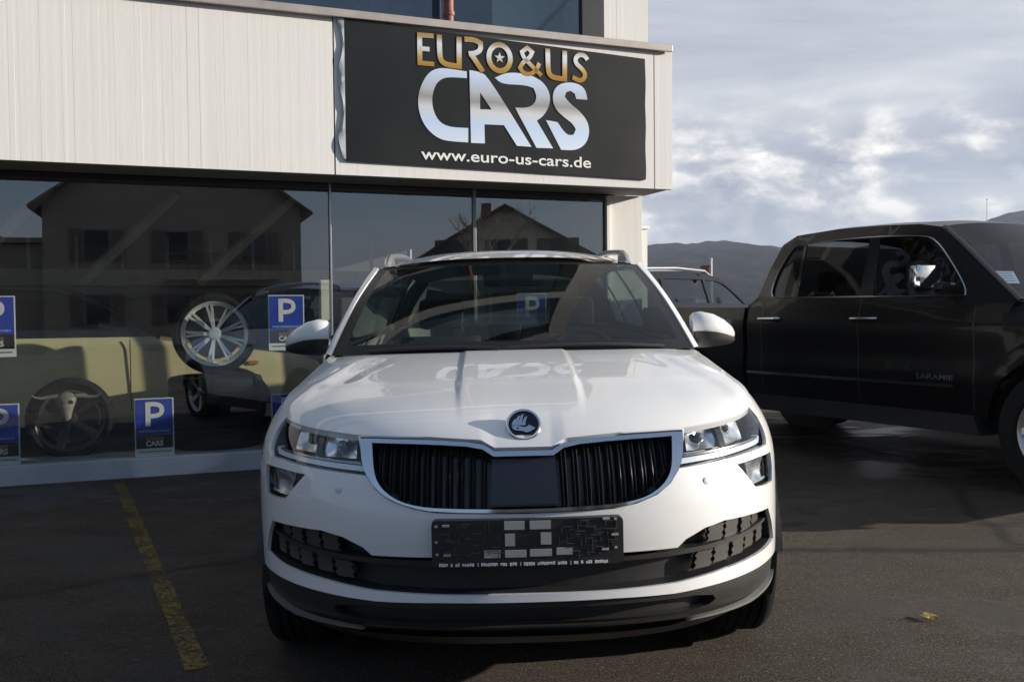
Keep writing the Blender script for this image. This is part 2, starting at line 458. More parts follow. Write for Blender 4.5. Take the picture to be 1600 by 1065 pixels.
# ---------------------------------------------------------------- ground
def asphalt():
    m, nt, o = new_mat('worn_asphalt')
    b = nt.nodes.new('ShaderNodeBsdfPrincipled'); lk(nt, b.outputs[0], o.inputs[0])
    big = nnoise(nt, 0.55, 7, 0.66, dist=1.2); mid = nnoise(nt, 2.3, 6, 0.66, (1, 1.6, 1)); grit = nnoise(nt, 125, 4, 0.85); grit2 = nnoise(nt, 330, 2, 0.6)
    col = nramp(nt, big, [(0.30, (0.007, 0.0057, 0.0046)), (0.48, (0.015, 0.0118, 0.0091)), (0.68, (0.055, 0.042, 0.031))])
    col = nmix(nt, nramp(nt, mid, [(0.40, 0.0), (0.62, 0.65)]), col, (0.013, 0.0112, 0.0098))
    col = nmix(nt, nramp(nt, grit, [(0.49, 0.0), (0.66, 0.85)]), col, (0.30, 0.225, 0.16))
    grit3 = nnoise(nt, 52, 3, 0.8)
    col = nmix(nt, nramp(nt, grit3, [(0.56, 0.0), (0.70, 0.75)]), col, (0.30, 0.235, 0.17))
    col = nmix(nt, nramp(nt, grit2, [(0.30, 0.7), (0.48, 0.0)]), col, (0.010, 0.010, 0.010))
    # long tar seams
    w = nt.nodes.new('ShaderNodeTexVoronoi'); w.feature = 'DISTANCE_TO_EDGE'; w.inputs['Scale'].default_value = 0.21
    tcn = nt.nodes.new('ShaderNodeTexCoord'); mp = nt.nodes.new('ShaderNodeMapping'); mp.inputs['Location'].default_value = (0.7, 3.3, 0)
    nz = nt.nodes.new('ShaderNodeTexNoise'); nz.inputs['Scale'].default_value = 0.9; nz.inputs['Detail'].default_value = 5
    lk(nt, tcn.outputs['Object'], mp.inputs[0]); lk(nt, mp.outputs[0], nz.inputs['Vector'])
    add = nt.nodes.new('ShaderNodeVectorMath'); add.operation = 'MULTIPLY_ADD'; add.inputs[1].default_value = (0.5, 0.5, 0)
    lk(nt, nz.outputs['Color'], add.inputs[0]); lk(nt, mp.outputs[0], add.inputs[2]); lk(nt, add.outputs[0], w.inputs['Vector'])
    col = nmix(nt, nramp(nt, w.outputs['Distance'], [(0.004, 0.85), (0.012, 0.0)]), col, (0.012, 0.011, 0.011))
    lk(nt, col, b.inputs['Base Color'])
    damp = nnoise(nt, 0.9, 5, 0.6, (1, 1.8, 1), off=(4.2, 1.3, 0), dist=0.8)
    wetm = nramp(nt, damp, [(0.50, 0.0), (0.60, 1.0)])
    col = nmix(nt, nmath(nt, 'MULTIPLY', wetm, 0.45), col, (0.009, 0.0078, 0.007))
    lk(nt, col, b.inputs['Base Color'])
    lk(nt, nmix(nt, wetm, nramp(nt, mid, [(0.38, 0.66), (0.60, 0.88)]), 0.34), b.inputs['Roughness'])
    bp = nt.nodes.new('ShaderNodeBump'); bp.inputs['Strength'].default_value = 1.0; bp.inputs['Distance'].default_value = 0.012
    lk(nt, nmath(nt, 'ADD', nmath(nt, 'MULTIPLY', grit, 1.0), nmath(nt, 'ADD', nmath(nt, 'MULTIPLY', grit2, 0.5), nmath(nt, 'MULTIPLY', mid, 0.6))), bp.inputs['Height']); lk(nt, bp.outputs[0], b.inputs['Normal'])
    b.inputs['Specular IOR Level'].default_value = 0.35
    return m
g = MB(); rows = []
xs = [-3000, -400, -60, -20, -8] + [x*0.5 for x in range(-12, 13)] + [8, 20, 60, 400, 3000]
ys = [-3000, -400, -60, -20, -8, -4, -2] + [y*0.5 for y in range(0, 21)] + [14, 24, 60, 400, 3000]
g.grid([[(x, y, 0) for x in xs] for y in ys])
tag(g.build('ground', asphalt(), smooth=True), kind='structure')

def line_paint():
    m, nt, o = new_mat('worn_yellow_paint')
    b = nt.nodes.new('ShaderNodeBsdfPrincipled'); b.inputs['Roughness'].default_value = 0.75
    col = nramp(nt, nnoise(nt, 9, 5, 0.7), [(0.3, (0.10, 0.070, 0.016)), (0.7, (0.20, 0.145, 0.028))]); lk(nt, col, b.inputs['Base Color'])
    tr = nt.nodes.new('ShaderNodeBsdfTransparent'); mx = nt.nodes.new('ShaderNodeMixShader')
    wear = nmath(nt, 'ADD', nmath(nt, 'MULTIPLY', nnoise(nt, 4.0, 4, 0.7), 0.35), nmath(nt, 'MULTIPLY', nnoise(nt, 55, 5, 0.8), 0.8))
    lk(nt, nramp(nt, wear, [(0.53, 0.90), (0.645, 0.0)]), mx.inputs[0]); lk(nt, tr.outputs[0], mx.inputs[1]); lk(nt, b.outputs[0], mx.inputs[2])
    mx2 = mx
    # ramp gives paint cover
    lk(nt, mx2.outputs[0], o.inputs[0]); return m
ln = MB()
A0, A1 = Vector((-2.905, 6.80)), Vector((-1.10, 3.18)); dd = (A1-A0).normalized(); nn_ = Vector((-dd.y, dd.x)); rows = []
for i in range(41):
    p = A0.lerp(A1, i/40); w_ = 0.040+random.uniform(-.004, .004)
    rows.append([(p.x-nn_.x*w_, p.y-nn_.y*w_, 0.004), (p.x+nn_.x*w_, p.y+nn_.y*w_, 0.004)])
ln.grid(rows); tag(ln.build('parking_line', line_paint()), kind='structure')

# the fallen leaf on the right
lf = MB(); pts = [(0, -.030), (.010, -.018), (.024, -.020), (.018, -.002), (.034, .010), (.016, .014), (.010, .030), (0, .040), (-.010, .028), (-.020, .016), (-.032, .008), (-.018, -.004), (-.022, -.020), (-.009, -.018)]
V = [(0, 0, .012)]+[(x*1.2, y*1.2, .008+.010*abs(math.sin(i*1.7))) for i, (x, y) in enumerate(pts)]
lf.add(V, [(0, i+1, (i+1) % len(pts)+1) for i in range(len(pts))])
MT['leaf'] = P('yellow_leaf', (0.28, 0.20, 0.04), 0.6, var=0.2, vscale=40)
tag(lf.build('fallen_leaf', MT['leaf'], loc=(1.635, 3.62, .002)), 'small yellow fallen leaf lying on the sunlit asphalt', 'leaf')

# ---------------------------------------------------------------- the dealer's building
AL = math.atan(0.385)
BY = 8.23
bld = thing('dealership_building', 'white car dealership with a glazed showroom under a projecting ribbed fascia', 'building', (0, BY, 0), AL)
XR = 1.345           # right end of the front
XL = -18.0
ZS, ZF = 0.145, 2.300
FY = -0.523          # fascia front
# plinth
m_ = MB(); m_.box(((XL+0.925)/2, 0.17, ZS/2-0.05), (0.925-XL, 0.46, ZS+0.1), 0.008)
m_.build('plinth', MT['sill'], bld)
# fascia: board-marked face with shallow uneven ribs, made of two runs with a joint between
def ribbed(x0, x1, z0, z1, y, parent, name, amp=0.0007):
    mb = MB(); x = x0; xs_ = [x0]; ds = []
    while x < x1-0.02:
        w = random.choice([0.024, 0.03, 0.036, 0.045]); x = min(x+w, x1); xs_.append(x); ds.append(random.uniform(0, amp))
    rows = []; zz = [z0+(z1-z0)*i/14 for i in range(15)]
    cols = []
    for i, d in enumerate(ds):
        cols += [(xs_[i]+0.002, d), (xs_[i+1]-0.002, d*0.7+random.uniform(-.0002, .0002))]
    cols = [(x0, 0.0)]+cols+[(x1, 0.0)]
    for z in zz: rows.append([(cx_, y-d-random.uniform(0, .00015), z) for cx_, d in cols])
    mb.grid(rows)
    # closing sides
    for zc in (z0, z1):
        mb.add([(x0, y, zc), (x1, y, zc), (x1, y+.06, zc), (x0, y+.06, zc)], [(0, 1, 2, 3)])
    for xc in (x0, x1):
        mb.add([(xc, y, z0), (xc, y, z1), (xc, y+.06, z1), (xc, y+.06, z0)], [(0, 1, 2, 3)])
    return mb.build(name, MT['wall'], parent)
JX, JX2 = -1.640, 1.150
fa = ribbed(XL, JX-0.006, ZF, 3.500, FY, bld, 'fascia_panel')
ribbed(JX+0.006, JX2-0.005, ZF, 3.500, FY, bld, 'fascia_panel', 0.0006)
ribbed(JX2+0.005, XR-0.015, ZF, 3.500, FY, bld, 'fascia_panel', 0.0005)
mb = MB(); mb.box(((XL+XR-.03)/2, (FY+.065+2.0)/2, 2.92), (XR-.03-XL, 2.0-FY-.065, 1.14)); mb.build('fascia_core', MT['soffit'], bld)
mb = MB(); mb.box(((XL+XR-.02)/2, (FY+.03-.02)/2, ZF+.012), (XR-.02-XL, -.02-FY-.03, .016)); mb.build('soffit', MT['soffit'], bld)
mb = MB(); mb.box(((XL+XR-.035)/2, 0.70, 3.525), (XR-.035-XL, 2.5, .030), .004); mb.box(((XL+XR-.035)/2, FY-.035, 3.518), (XR-.035-XL, .03, .060), .005); mb.build('coping', MT['cap'], bld)
# column at the right end of the glazing, and the flank wall of the building
def plank_wall(x0, x1, z0, z1, y0, y1, name, parent):
    mb = MB(); n = max(2, int((x1-x0)/0.06)); rows = []
    cols = []
    for i in range(n):
        d = random.uniform(0, .0008); a = x0+(x1-x0)*i/n; b2 = x0+(x1-x0)*(i+1)/n
        cols += [(a+.002, d), (b2-.002, d)]
    cols = [(x0, 0)]+cols+[(x1, 0)]
    for k in range(9): rows.append([(cx_, y0-d, z0+(z1-z0)*k/8) for cx_, d in cols])
    mb.grid(rows); mb.box(((x0+x1)/2, (y0+y1)/2+.002, (z0+z1)/2), (x1-x0-.002, y1-y0, z1-z0-.002))
    return mb.build(name, MT['wall'], parent)
plank_wall(0.965, 1.312, -.1, ZF, 0.0, 7.0, 'corner_wall', bld)
mb = MB(); mb.box((0.944, 0.0, ZF/2+.02), (.038, .09, ZF-.06), .004); MT['jamb'] = P('white_jamb', (0.75, 0.74, 0.72), 0.5, var=0.04); mb.build('jamb', MT['jamb'], bld)
# upper storey, set back to the plane of the glazing
plank_wall(0.930, 1.385, 3.54, 9.6, 0.0, 6.0, 'upper_wall', bld)
mb = MB(); mb.box(((XL+.93)/2, .05, 6.2), (.93-XL, .3, .5), .01); mb.box(((XL+.93)/2, .05, 9.35), (.93-XL, .3, .5), .01); mb.build('upper_lintel', MT['wall'], bld)
# showroom glazing: four panes and their mullions
mull = [0.922, -0.344, -1.593, -4.75, -7.9, -11.0, -14.2]
for i, x in enumerate(mull):
    w = .030 if i not in (0,) else .012
    q = MB(); q.box((x, 0.02, (ZS+ZF)/2), (w if i != 2 else .016, .08, ZF-ZS-.004), .003)
    q.build('mullion', MT['alu'] if i != 2 else MT['silver'], bld)
for a, b2 in zip(mull[1:], mull[:-1]):
    q = MB(); x0, x1 = a+.014, b2-.014
    q.grid([[(x0+(x1-x0)*i/8, 0, ZS+.01+(ZF-ZS-.02)*j/8) for i in range(9)] for j in range(9)])
    gl = q.build('window_pane', MT['shopglass'], bld, smooth=True)
q = MB(); q.box(((XL+.925)/2, 0.02, ZF-.022), (.925-XL, .07, .040), .003); q.build('window_head', MT['alu_dark'], bld)
# showroom interior
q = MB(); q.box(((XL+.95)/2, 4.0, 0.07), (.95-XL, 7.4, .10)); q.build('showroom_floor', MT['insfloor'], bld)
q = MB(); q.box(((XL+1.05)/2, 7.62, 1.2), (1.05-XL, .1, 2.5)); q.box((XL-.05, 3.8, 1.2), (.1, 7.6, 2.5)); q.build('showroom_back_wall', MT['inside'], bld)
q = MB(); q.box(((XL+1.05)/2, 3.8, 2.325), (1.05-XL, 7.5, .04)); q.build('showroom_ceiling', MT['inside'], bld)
MT['pale_post'] = P('cream_post', (0.72, 0.70, 0.55), 0.6, var=0.06)
q = MB(); q.box((-1.60, .24, 1.35), (.095, .10, .34), .006); q.box((-1.60, .26, .66), (.05, .05, 1.0), .004); q.build('post', MT['pale_post'], bld)
# slanted pale struts and a rail under the showroom ceiling
MT['strut'] = P('pale_strut', (0.36, 0.33, 0.28), 0.8, var=0.15)
for xa_, xb_ in ((-4.55, -3.75), (-3.55, -2.75), (-2.55, -1.75), (-5.8, -5.0)):
    q = MB(); q.tube([(xb_, .9, 2.30), (xa_, 1.5, 1.55)], .055, 4); q.build('roof_strut', MT['strut'], bld)
q = MB(); q.box((-3.6, 2.4, 1.62), (7.0, .10, .16), .01); q.build('gallery_rail', MT['strut'], bld)
q = MB(); q.box((-3.6, 2.9, 1.48), (7.0, .9, .10), .01); q.build('gallery_floor', MT['alu_dark'], bld)
for k_ in range(16):
    q = MB(); q.box((-6.6+.42*k_, 2.4, 1.86), (.03, .03, .36)); q.build('gallery_post', MT['alu'], bld)
# upper glazing
q = MB(); q.grid([[(XL+(.70-XL)*i/10, .02, 3.55+2.45*j/4) for i in range(11)] for j in range(5)]); q.grid([[(XL+(.92-XL)*i/10, .02, 6.45+2.65*j/4) for i in range(11)] for j in range(5)]); q.build('upper_window', MT['upglass'], bld, smooth=True)
q = MB(); q.box((.815, .02, 4.75), (.225, .08, 2.42), .004); q.build('upper_window_frame', MT['alu_dark'], bld)
MT['teal'] = P('pale_blind', (0.36, 0.45, 0.44), 0.8, var=0.06)
q = MB(); q.box((.36, .45, 4.8), (.70, .02, 2.4)); q.build('upper_blind', MT['teal'], bld)
q = MB(); q.tube([(.15, .30, 3.55), (.80, .30, 4.25)], .022, 8); q.build('upper_brace', MT['alu_dark'], bld)
MT['upin'] = P('upper_room', (0.13, 0.19, 0.26), 0.9, var=0.2)
q = MB(); q.box(((XL+.9)/2, 1.6, 6.5), (.9-XL, .1, 6.0)); q.build('upper_back_wall', MT['upin'], bld)
# reddish pipe standing on the ledge
MT['rust'] = P('red_brown_pipe', (0.22, 0.075, 0.055), 0.6, var=0.3, vscale=18)
pp = MB(); pp.tube([(-.60, -.16, 3.542), (-.60, -.16, 5.6)], .040, 12); pp.box((-.60, -.16, 3.60), (.11, .11, .03), .005)
for zb in (3.72, 4.3, 4.9): pp.tube([(-.60, -.16, zb), (-.60, -.16, zb+.035)], .049, 12)
pp.build('drain_pipe', MT['rust'], bld, smooth=True)
# lower annex to the right
anx = thing('annex_building', 'low white ribbed annex just behind the right corner of the showroom', 'building', (0, BY, 0), AL)
plank_wall(1.33, 1.335+.54, -.1, 2.09, 0.90, 1.7, 'wall', anx)
q = MB(); q.box((1.33+.28, 1.3, 2.105), (.56, .84, .03), .004); q.build('coping', MT['jamb'], anx)

# ---------------------------------------------------------------- the signboard
FB = lambda x, z, y=0.0: (x, FY-.02+y, z)
sgn = thing('signboard', 'dark dealer signboard with gold and chrome lettering on the white fascia', 'sign', (0, BY, 0), AL)
MT['signblack'] = P('dark_banner', (0.012, 0.0125, 0.0125), 0.40, var=0.35, vscale=1.6, spec=0.35)
MT['banner_edge'] = P('banner_edge', (0.40, 0.42, 0.46), 0.5, var=0.12)
def grad(name, stops, z0, z1, rough=0.35, metal=0.35):
    m, nt, o = new_mat(name); b = nt.nodes.new('ShaderNodeBsdfPrincipled'); lk(nt, b.outputs[0], o.inputs[0])
    b.inputs['Roughness'].default_value = rough; b.inputs['Metallic'].default_value = metal
    t = nt.nodes.new('ShaderNodeTexCoord'); s = nt.nodes.new('ShaderNodeSeparateXYZ'); lk(nt, t.outputs['Object'], s.inputs[0])
    mr = nt.nodes.new('ShaderNodeMapRange'); mr.inputs[1].default_value = z0; mr.inputs[2].default_value = z1; lk(nt, s.outputs['Z'], mr.inputs[0])
    w = nmath(nt, 'ADD', mr.outputs[0], nmath(nt, 'MULTIPLY', nmath(nt, 'SUBTRACT', nnoise(nt, 3.0, 3), 0.5), 0.12))
    lk(nt, nramp(nt, w, stops), b.inputs['Base Color']); return m
MT['gold'] = grad('gold_print', [(0, (0.40, 0.20, 0.03)), (0.3, (0.55, 0.36, 0.10)), (0.55, (0.72, 0.72, 0.70)), (0.72, (0.80, 0.80, 0.80)), (0.9, (0.42, 0.28, 0.12)), (1, (0.50, 0.30, 0.06))], 3.17, 3.44)
MT['chromeprint'] = grad('chrome_print', [(0, (0.78, 0.85, 0.95)), (0.25, (0.62, 0.76, 0.95)), (0.45, (0.72, 0.72, 0.72)), (0.58, (0.36, 0.34, 0.33)), (0.7, (0.52, 0.54, 0.57)), (0.9, (0.62, 0.72, 0.90)), (1, (0.70, 0.78, 0.92))], 2.59, 3.19)
q = MB(); xl, xr = -1.557, 1.052
def sgn_pt(i, j, n=40, k=16):
    t = i/n; z_top = 3.488-(3.488-3.41)*t; z_bot = 2.405-(2.405-2.372)*t; z = z_bot+(z_top-z_bot)*j/k
    x = xl+(xr-xl)*t
    if i == n: x += .003*math.sin(j*1.1)
    y = FY-.022-.0015*math.sin(i*.55)*math.sin(j*.4+.5)
    return (x, y, z)
rows = [[sgn_pt(i, j) for i in range(41)] for j in range(17)]
back = [[(x, FY-.002, z) for x, y, z in r] for r in rows]
q.grid(rows); q.grid(back)
for r0, r1 in ((rows[0], back[0]), (rows[-1], back[-1]), ([r[0] for r in rows], [r[0] for r in back]), ([r[-1] for r in rows], [r[-1] for r in back])): q.grid([r0, r1])
q.build('banner', MT['signblack'], sgn, smooth=True, weld=True)
q = MB(); rr = []
for j in range(33):
    z = 2.42+(3.485-2.42)*j/32; wv = .018+.040*(0.5-0.5*math.cos(2*math.pi*(j/32*2.35+.12)))
    rr.append([(xl-wv, FY-.014-.012*math.sin(j*.6), z), (xl-wv*.5, FY-.022, z), (xl+.004, FY-.020, z)])
q.grid(rr); q.build('curled_edge', MT['banner_edge'], sgn, smooth=True)
SY = FY-.0265
Cp = [(-0.577, 3.165), (-0.672, 3.172), (-0.804, 3.178), (-0.894, 3.133), (-0.954, 3.037), (-0.985, 2.933), (-0.981, 2.832), (-0.947, 2.732), (-0.882, 2.656), (-0.799, 2.609), (-0.703, 2.6), (-0.572, 2.6), (-0.57, 2.715), (-0.702, 2.712), (-0.786, 2.731), (-0.839, 2.784), (-0.87, 2.873), (-0.866, 2.965), (-0.836, 3.047), (-0.781, 3.095), (-0.709, 3.11), (-0.577, 3.111)]
Ap = [(-0.555, 3.178), (-0.47, 3.172), (-0.396, 3.139), (-0.022, 2.595), (-0.151, 2.596), (-0.263, 2.757), (-0.432, 2.753), (-0.43, 2.6), (-0.548, 2.597)]
Ah = [(-0.466, 3.006), (-0.468, 2.872), (-0.368, 2.876)]
Rp = [(-0.338, 3.135), (-0.25, 3.178), (-0.176, 3.19), (-0.08, 3.188), (-0.01, 3.177), (0.093, 3.132), (0.151, 3.041), (0.144, 2.945), (0.091, 2.857), (0.028, 2.812), (0.173, 2.593), (0.023, 2.589), (-0.164, 2.906), (-0.051, 2.912), (0.011, 2.953), (0.03, 3.014), (0.002, 3.077), (-0.075, 3.097), (-0.278, 3.088)]
Sp = [(0.493, 3.018), (0.477, 3.095), (0.43, 3.137), (0.344, 3.154), (0.244, 3.134), (0.184, 3.079), (0.17, 2.994), (0.202, 2.913), (0.275, 2.858), (0.354, 2.809), (0.383, 2.762), (0.36, 2.716), (0.313, 2.71), (0.267, 2.743), (0.215, 2.812), (0.11, 2.823), (0.246, 2.585), (0.379, 2.586), (0.473, 2.64), (0.512, 2.74), (0.495, 2.836), (0.422, 2.916), (0.329, 2.976), (0.283, 3.027), (0.296, 3.066), (0.336, 3.081), (0.376, 3.06), (0.389, 3.016)]
T_ = Matrix.Translation((0, SY, 0))
for nm, pl, hl in (('C', Cp, ()), ('A', Ap, (Ah,)), ('R', Rp, ()), ('S', Sp, ())):
    q = MB(); q.poly(smoothpoly(pl, 2, keep=0.75), .002, mat=T_, holes=hl); q.build('chrome_letter', MT['chromeprint'], sgn)
def arc(cx_, cz, rx, rz, a0, a1, n=20): return [(cx_+rx*math.cos(R(a0+(a1-a0)*i/n)), cz+rz*math.sin(R(a0+(a1-a0)*i/n))) for i in range(n+1)]
w_ = .040
def gl_letter(strokes):
    q = MB()
    for i, (pth, cl, ww) in enumerate(strokes): stroke(q, pth, ww, .002, SY-.0020-.0006*i, cl)
    return q.build('gold_letter', MT['gold'], sgn)
sm = lambda p: smoothpoly(p, 2, False, 1.0)
gl_letter([([(-.965, 3.436), (-.966, 3.182)], False, .040), ([(-.985, 3.417), (-.851, 3.420)], False, .036), ([(-.96, 3.312), (-.886, 3.312)], False, .036), ([(-.985, 3.199), (-.849, 3.198)], False, .036)])
gl_letter([(sm([(-.804, 3.434), (-.803, 3.270), (-.785, 3.222), (-.735, 3.202), (-.641, 3.200), (-.640, 3.432)]), False, .042)])
gl_letter([(sm([(-.594, 3.420), (-.510, 3.424), (-.458, 3.401), (-.457, 3.348), (-.500, 3.316), (-.560, 3.306)]), False, .040), ([(-.536, 3.303), (-.440, 3.172)], False, .042)])
gl_letter([(arc(-.295, 3.298, .093, .105, 0, 354, 36), True, .042)])
st = [(-.295+(.046 if k % 2 == 0 else .019)*math.sin(k*math.pi/5), 3.298+(.046 if k % 2 == 0 else .019)*math.cos(k*math.pi/5)) for k in range(10)]
q = MB(); q.poly(st, .002, mat=Matrix.Translation((0, SY-.002, 0))); q.build('star', MT['gold'], sgn)
gl_letter([(sm([(.072, 3.186), (-.016, 3.259), (-.085, 3.320), (-.100, 3.364), (-.053, 3.402), (-.008, 3.370), (-.028, 3.325), (-.092, 3.278), (-.118, 3.233), (-.087, 3.190), (-.023, 3.186), (.029, 3.228), (.055, 3.285)]), False, .034)])
gl_letter([(sm([(.131, 3.412), (.133, 3.235), (.150, 3.193), (.190, 3.176), (.284, 3.174), (.286, 3.408)]), False, .042)])
gl_letter([(sm([(.496, 3.352), (.470, 3.385), (.419, 3.390), (.383, 3.355), (.388, 3.312), (.438, 3.276), (.475, 3.234), (.464, 3.190), (.417, 3.168), (.356, 3.195)]), False, .038)])
q = text_mb('www.euro-us-cars.de', -.965, .522, 2.445, 2.535, .002, SY, bold=0.012); q.build('web_address', MT['white_print'], sgn)

# ---------------------------------------------------------------- parking posters behind the glass
def poster(x, z, label, group='parking posters on the showroom glass'):
    w, h = .285, .448
    ca, sa = math.cos(AL), math.sin(AL); yl = .018
    t = thing('parking_poster', label, 'poster', (x*ca-yl*sa, BY+x*sa+yl*ca, z), AL, group)
    def pt(n, mb, mat): return mb.build(n, mat, t)
    b = MB(); b.box((0, .004, h/2), (w, .004, h), .001); pt('sheet', b, MT['white_print'])
    b = MB(); b.box((0, .0005, .303), (w-.018, .003, .274)); pt('blue_panel', b, MT['blue_print'])
    b = MB(); b.box((0, .0005, .112), (w-.018, .003, .104)); pt('black_panel', b, MT['black_print'])
    b = MB(); stroke(b, [(-.045, .232), (-.045, .418)], .036, .002, -.0035); stroke(b, smoothpoly([(-.045, .402), (.02, .402), (.056, .380), (.056, .332), (.02, .310), (-.045, .310)], 2, False), .034, .002, -.0042); pt('letter_p', b, MT['white_print'])
    b = MB(); xx = -.112
    random.seed(int((x+10)*100+z*10))
    while xx < .105:
        ww = random.uniform(.008, .02); b.box((xx+ww/2, -.0015, .193), (ww, .002, random.choice([.012, .016]))); xx += ww+.005
    pt('small_print', b, MT['lightblue_print'])
    b = text_mb('EURO&US', -.062, .062, .122, .146, .002, -.0025, bold=.02); pt('copper_word', b, MT['red_print'])
    b = text_mb('CARS', -.062, .062, .076, .118, .002, -.0025, bold=.03); pt('white_word', b, MT['white_print'])
    b = MB(); xx = -.112
    while xx < .105:
        ww = random.uniform(.008, .024); b.box((xx+ww/2, .001, .034), (ww, .002, .010)); xx += ww+.006
    pt('foot_print', b, MT['alu'])
    return t
poster(-1.955, .942, 'upper blue P parking poster partly hidden by the mirror of the white car')
poster(-4.055, .940, 'upper blue P parking poster cut off by the left edge of the photo')
poster(.200, .955, 'blue P parking poster seen through the windscreen of the white car')
poster(-2.973, .147, 'lower blue P parking poster between the black wheel and the tyre stack')
poster(-4.045, .147, 'lower blue P parking poster cut off by the left edge, beside the black wheel')
poster(-1.945, .142, 'lower blue P parking poster mostly hidden behind the white car headlight')
# ---------------------------------------------------------------- the white car
WA, WC = 0.925, 0.78
def _tab():
    T = []; s = 0; px = py = 0
    for i in range(401):
        th = math.pi/2*i/400
        x = WA*math.sin(th)**0.80; y = WC*(1-math.cos(th))
        s += math.hypot(x-px, y-py); px, py = x, y
        T.append((s, x, y, math.cos(th)))
    for (x, y) in [(.926, 1.2), (.926, 2.0), (.922, 2.8), (.912, 3.3), (.89, 3.8)]:
        s += math.hypot(x-px, y-py); px, py = x, y; T.append((s, x, y, 0.))
    for i in range(1, 31):
        th = math.pi/2*i/30
        x = .89*math.cos(th)**.7 if i < 30 else 0.; y = 3.8+.55*math.sin(th)
        s += math.hypot(x-px, y-py); px, py = x, y; T.append((s, x, y, -math.sin(th)))
    return T
WT = _tab(); WS = [t[0] for t in WT]; SEND = WS[-1]; SWC = WS[400]
def lerp(a, b, t): return a+(b-a)*t
def sstep(a, b, x):
    t = max(0, min(1, (x-a)/(b-a))); return t*t*(3-2*t)
def interp(tab, x):
    if x <= tab[0][0]: return tab[0][1]
    for (a, u), (b, v) in zip(tab, tab[1:]):
        if x <= b: return u+(v-u)*(x-a)/(b-a)
    return tab[-1][1]
def plan(s):
    a = abs(s); i = min(max(bisect(WS, a), 1), len(WS)-1)
    A, B = WT[i-1], WT[i]; t = (a-A[0])/(B[0]-A[0]); t = max(0, min(1, t))
    x, y, b = [lerp(A[k], B[k], t) for k in (1, 2, 3)]
    return (x if s >= 0 else -x), y, b
PZ = [(.12, .20), (.15, .16), (.20, .10), (.26, .035), (.30, .01), (.36, .0), (.42, .012), (.50, .005), (.58, .0), (.66, .008), (.74, .03), (.82, .072), (.86, .105), (.90, .15), (.95, .21), (1.2, .4)]
def ztop(s):
    a = abs(s); x, y, b = plan(a)
    if b >= 0 and y < WC:
        return interp([(0, .822), (.085, .822), (.125, .845), (.285, .855), (.50, .857), (.53, .858), (.75, .871), (.96, .889), (1.1, .918), (1.25, .944), (SWC, .964)], a)
    return interp([(WC, .964), (1.2, 1.055), (1.6, 1.075), (2.6, 1.095), (3.6, 1.13), (4.4, 1.14)], y)
def pz(z): return sum(interp(PZ, z+d)*w for d, w in ((-.03, .15), (-.015, .2), (0, .3), (.015, .2), (.03, .15)))
def crease(z, zc, w, h):
    return h*math.exp(-((z-zc)/w)**2)
def wrap(s, z, off=0.):
    x, y, b = plan(s)
    x2, y2, _ = plan(s+.004); x1, y1, _ = plan(s-.004)
    if s < 0: x2, x1 = x1, x2; y2, y1 = y1, y2; x2, x1 = -x2, -x1  # mirror of the right side
    tx, ty = x2-x1, y2-y1; L = math.hypot(tx, ty) or 1; nx, ny = -ty/L, tx/L
    if s < 0: nx = -nx
    zt = ztop(s); bb = max(b, 0.)
    y += pz(z)*(bb**.8); side = 1-bb
    t = max(0., (z-.68)/max(.05, (zt-.68)))
    A = .125 if y < WC else interp([(WC, .125), (1.2, .178), (1.6, .15), (2.2, .13), (4.4, .12)], y)
    k = 1-A*(side**1.2)*min(t, 1.3)**2.4-.035*side*max(0, (.42-z)/.25)
    # waist crease and hollow in the doors
    if b <= 0.02: k += .006*math.exp(-((z-.86)/.02)**2)-.010*math.exp(-((z-.62)/.09)**2)
    if b < 0: y -= (-b)*(.10*max(0, t)**2)
    x *= k
    return (x+nx*off, y+ny*off, z)
def mir(h): return [(-x, z) for x, z in reversed(h)]
def both(h):
    """half outline from the middle outwards -> whole symmetric outline"""
    return [p for p in h] + [(-x, z) for x, z in reversed(h) if abs(x) > 1e-6]

MT['paint'] = P('white_car_paint', (0.71, 0.71, 0.705), 0.42, coat=1.0, var=0.012, coat_rough=0.02)
MT['lens'] = glass('lamp_lens', (0.94, 0.96, 0.98), 0.9, 0.01)
MT['carglass'] = glass('windscreen_glass', (0.60, 0.68, 0.64), 0.45, 0.01)
MT['sideglass'] = glass('tinted_side_glass', (0.36, 0.43, 0.41), 1.0, 0.03)
MT['refl'] = P('lamp_reflector', (0.74, 0.76, 0.80), 0.20, 0.85, var=0.35, vscale=22)
MT['bezel'] = P('lamp_bezel', (0.025, 0.025, 0.027), 0.22, 0.3, var=0.2)
MT['drl'] = P('light_guide', (0.70, 0.72, 0.74), 0.25, 0.0, coat=1.0, var=0.05)
MT['grey_pl'] = P('grey_plastic', (0.019, 0.0175, 0.016), 0.5, 0.0, var=0.15, vscale=30, bump=0.05, bscale=240)
MT['skid'] = P('silver_skid', (0.34, 0.335, 0.32), 0.35, 0.6, var=0.08)
MT['cloth'] = P('seat_cloth', (0.030, 0.030, 0.032), 0.9, var=0.25, vscale=40)
MT['dash'] = P('dashboard', (0.016, 0.016, 0.017), 0.65, var=0.15)
MT['headliner'] = P('headliner', (0.80, 0.72, 0.54), 0.95, var=0.05)
MT['amber'] = P('amber_lens', (0.50, 0.17, 0.02), 0.2, coat=1.0)
car = thing('white_suv', 'white compact SUV parked nose first towards the camera, no number plate fitted', 'car', (0.04, 2.65, 0), 0.022, ry=-0.010)

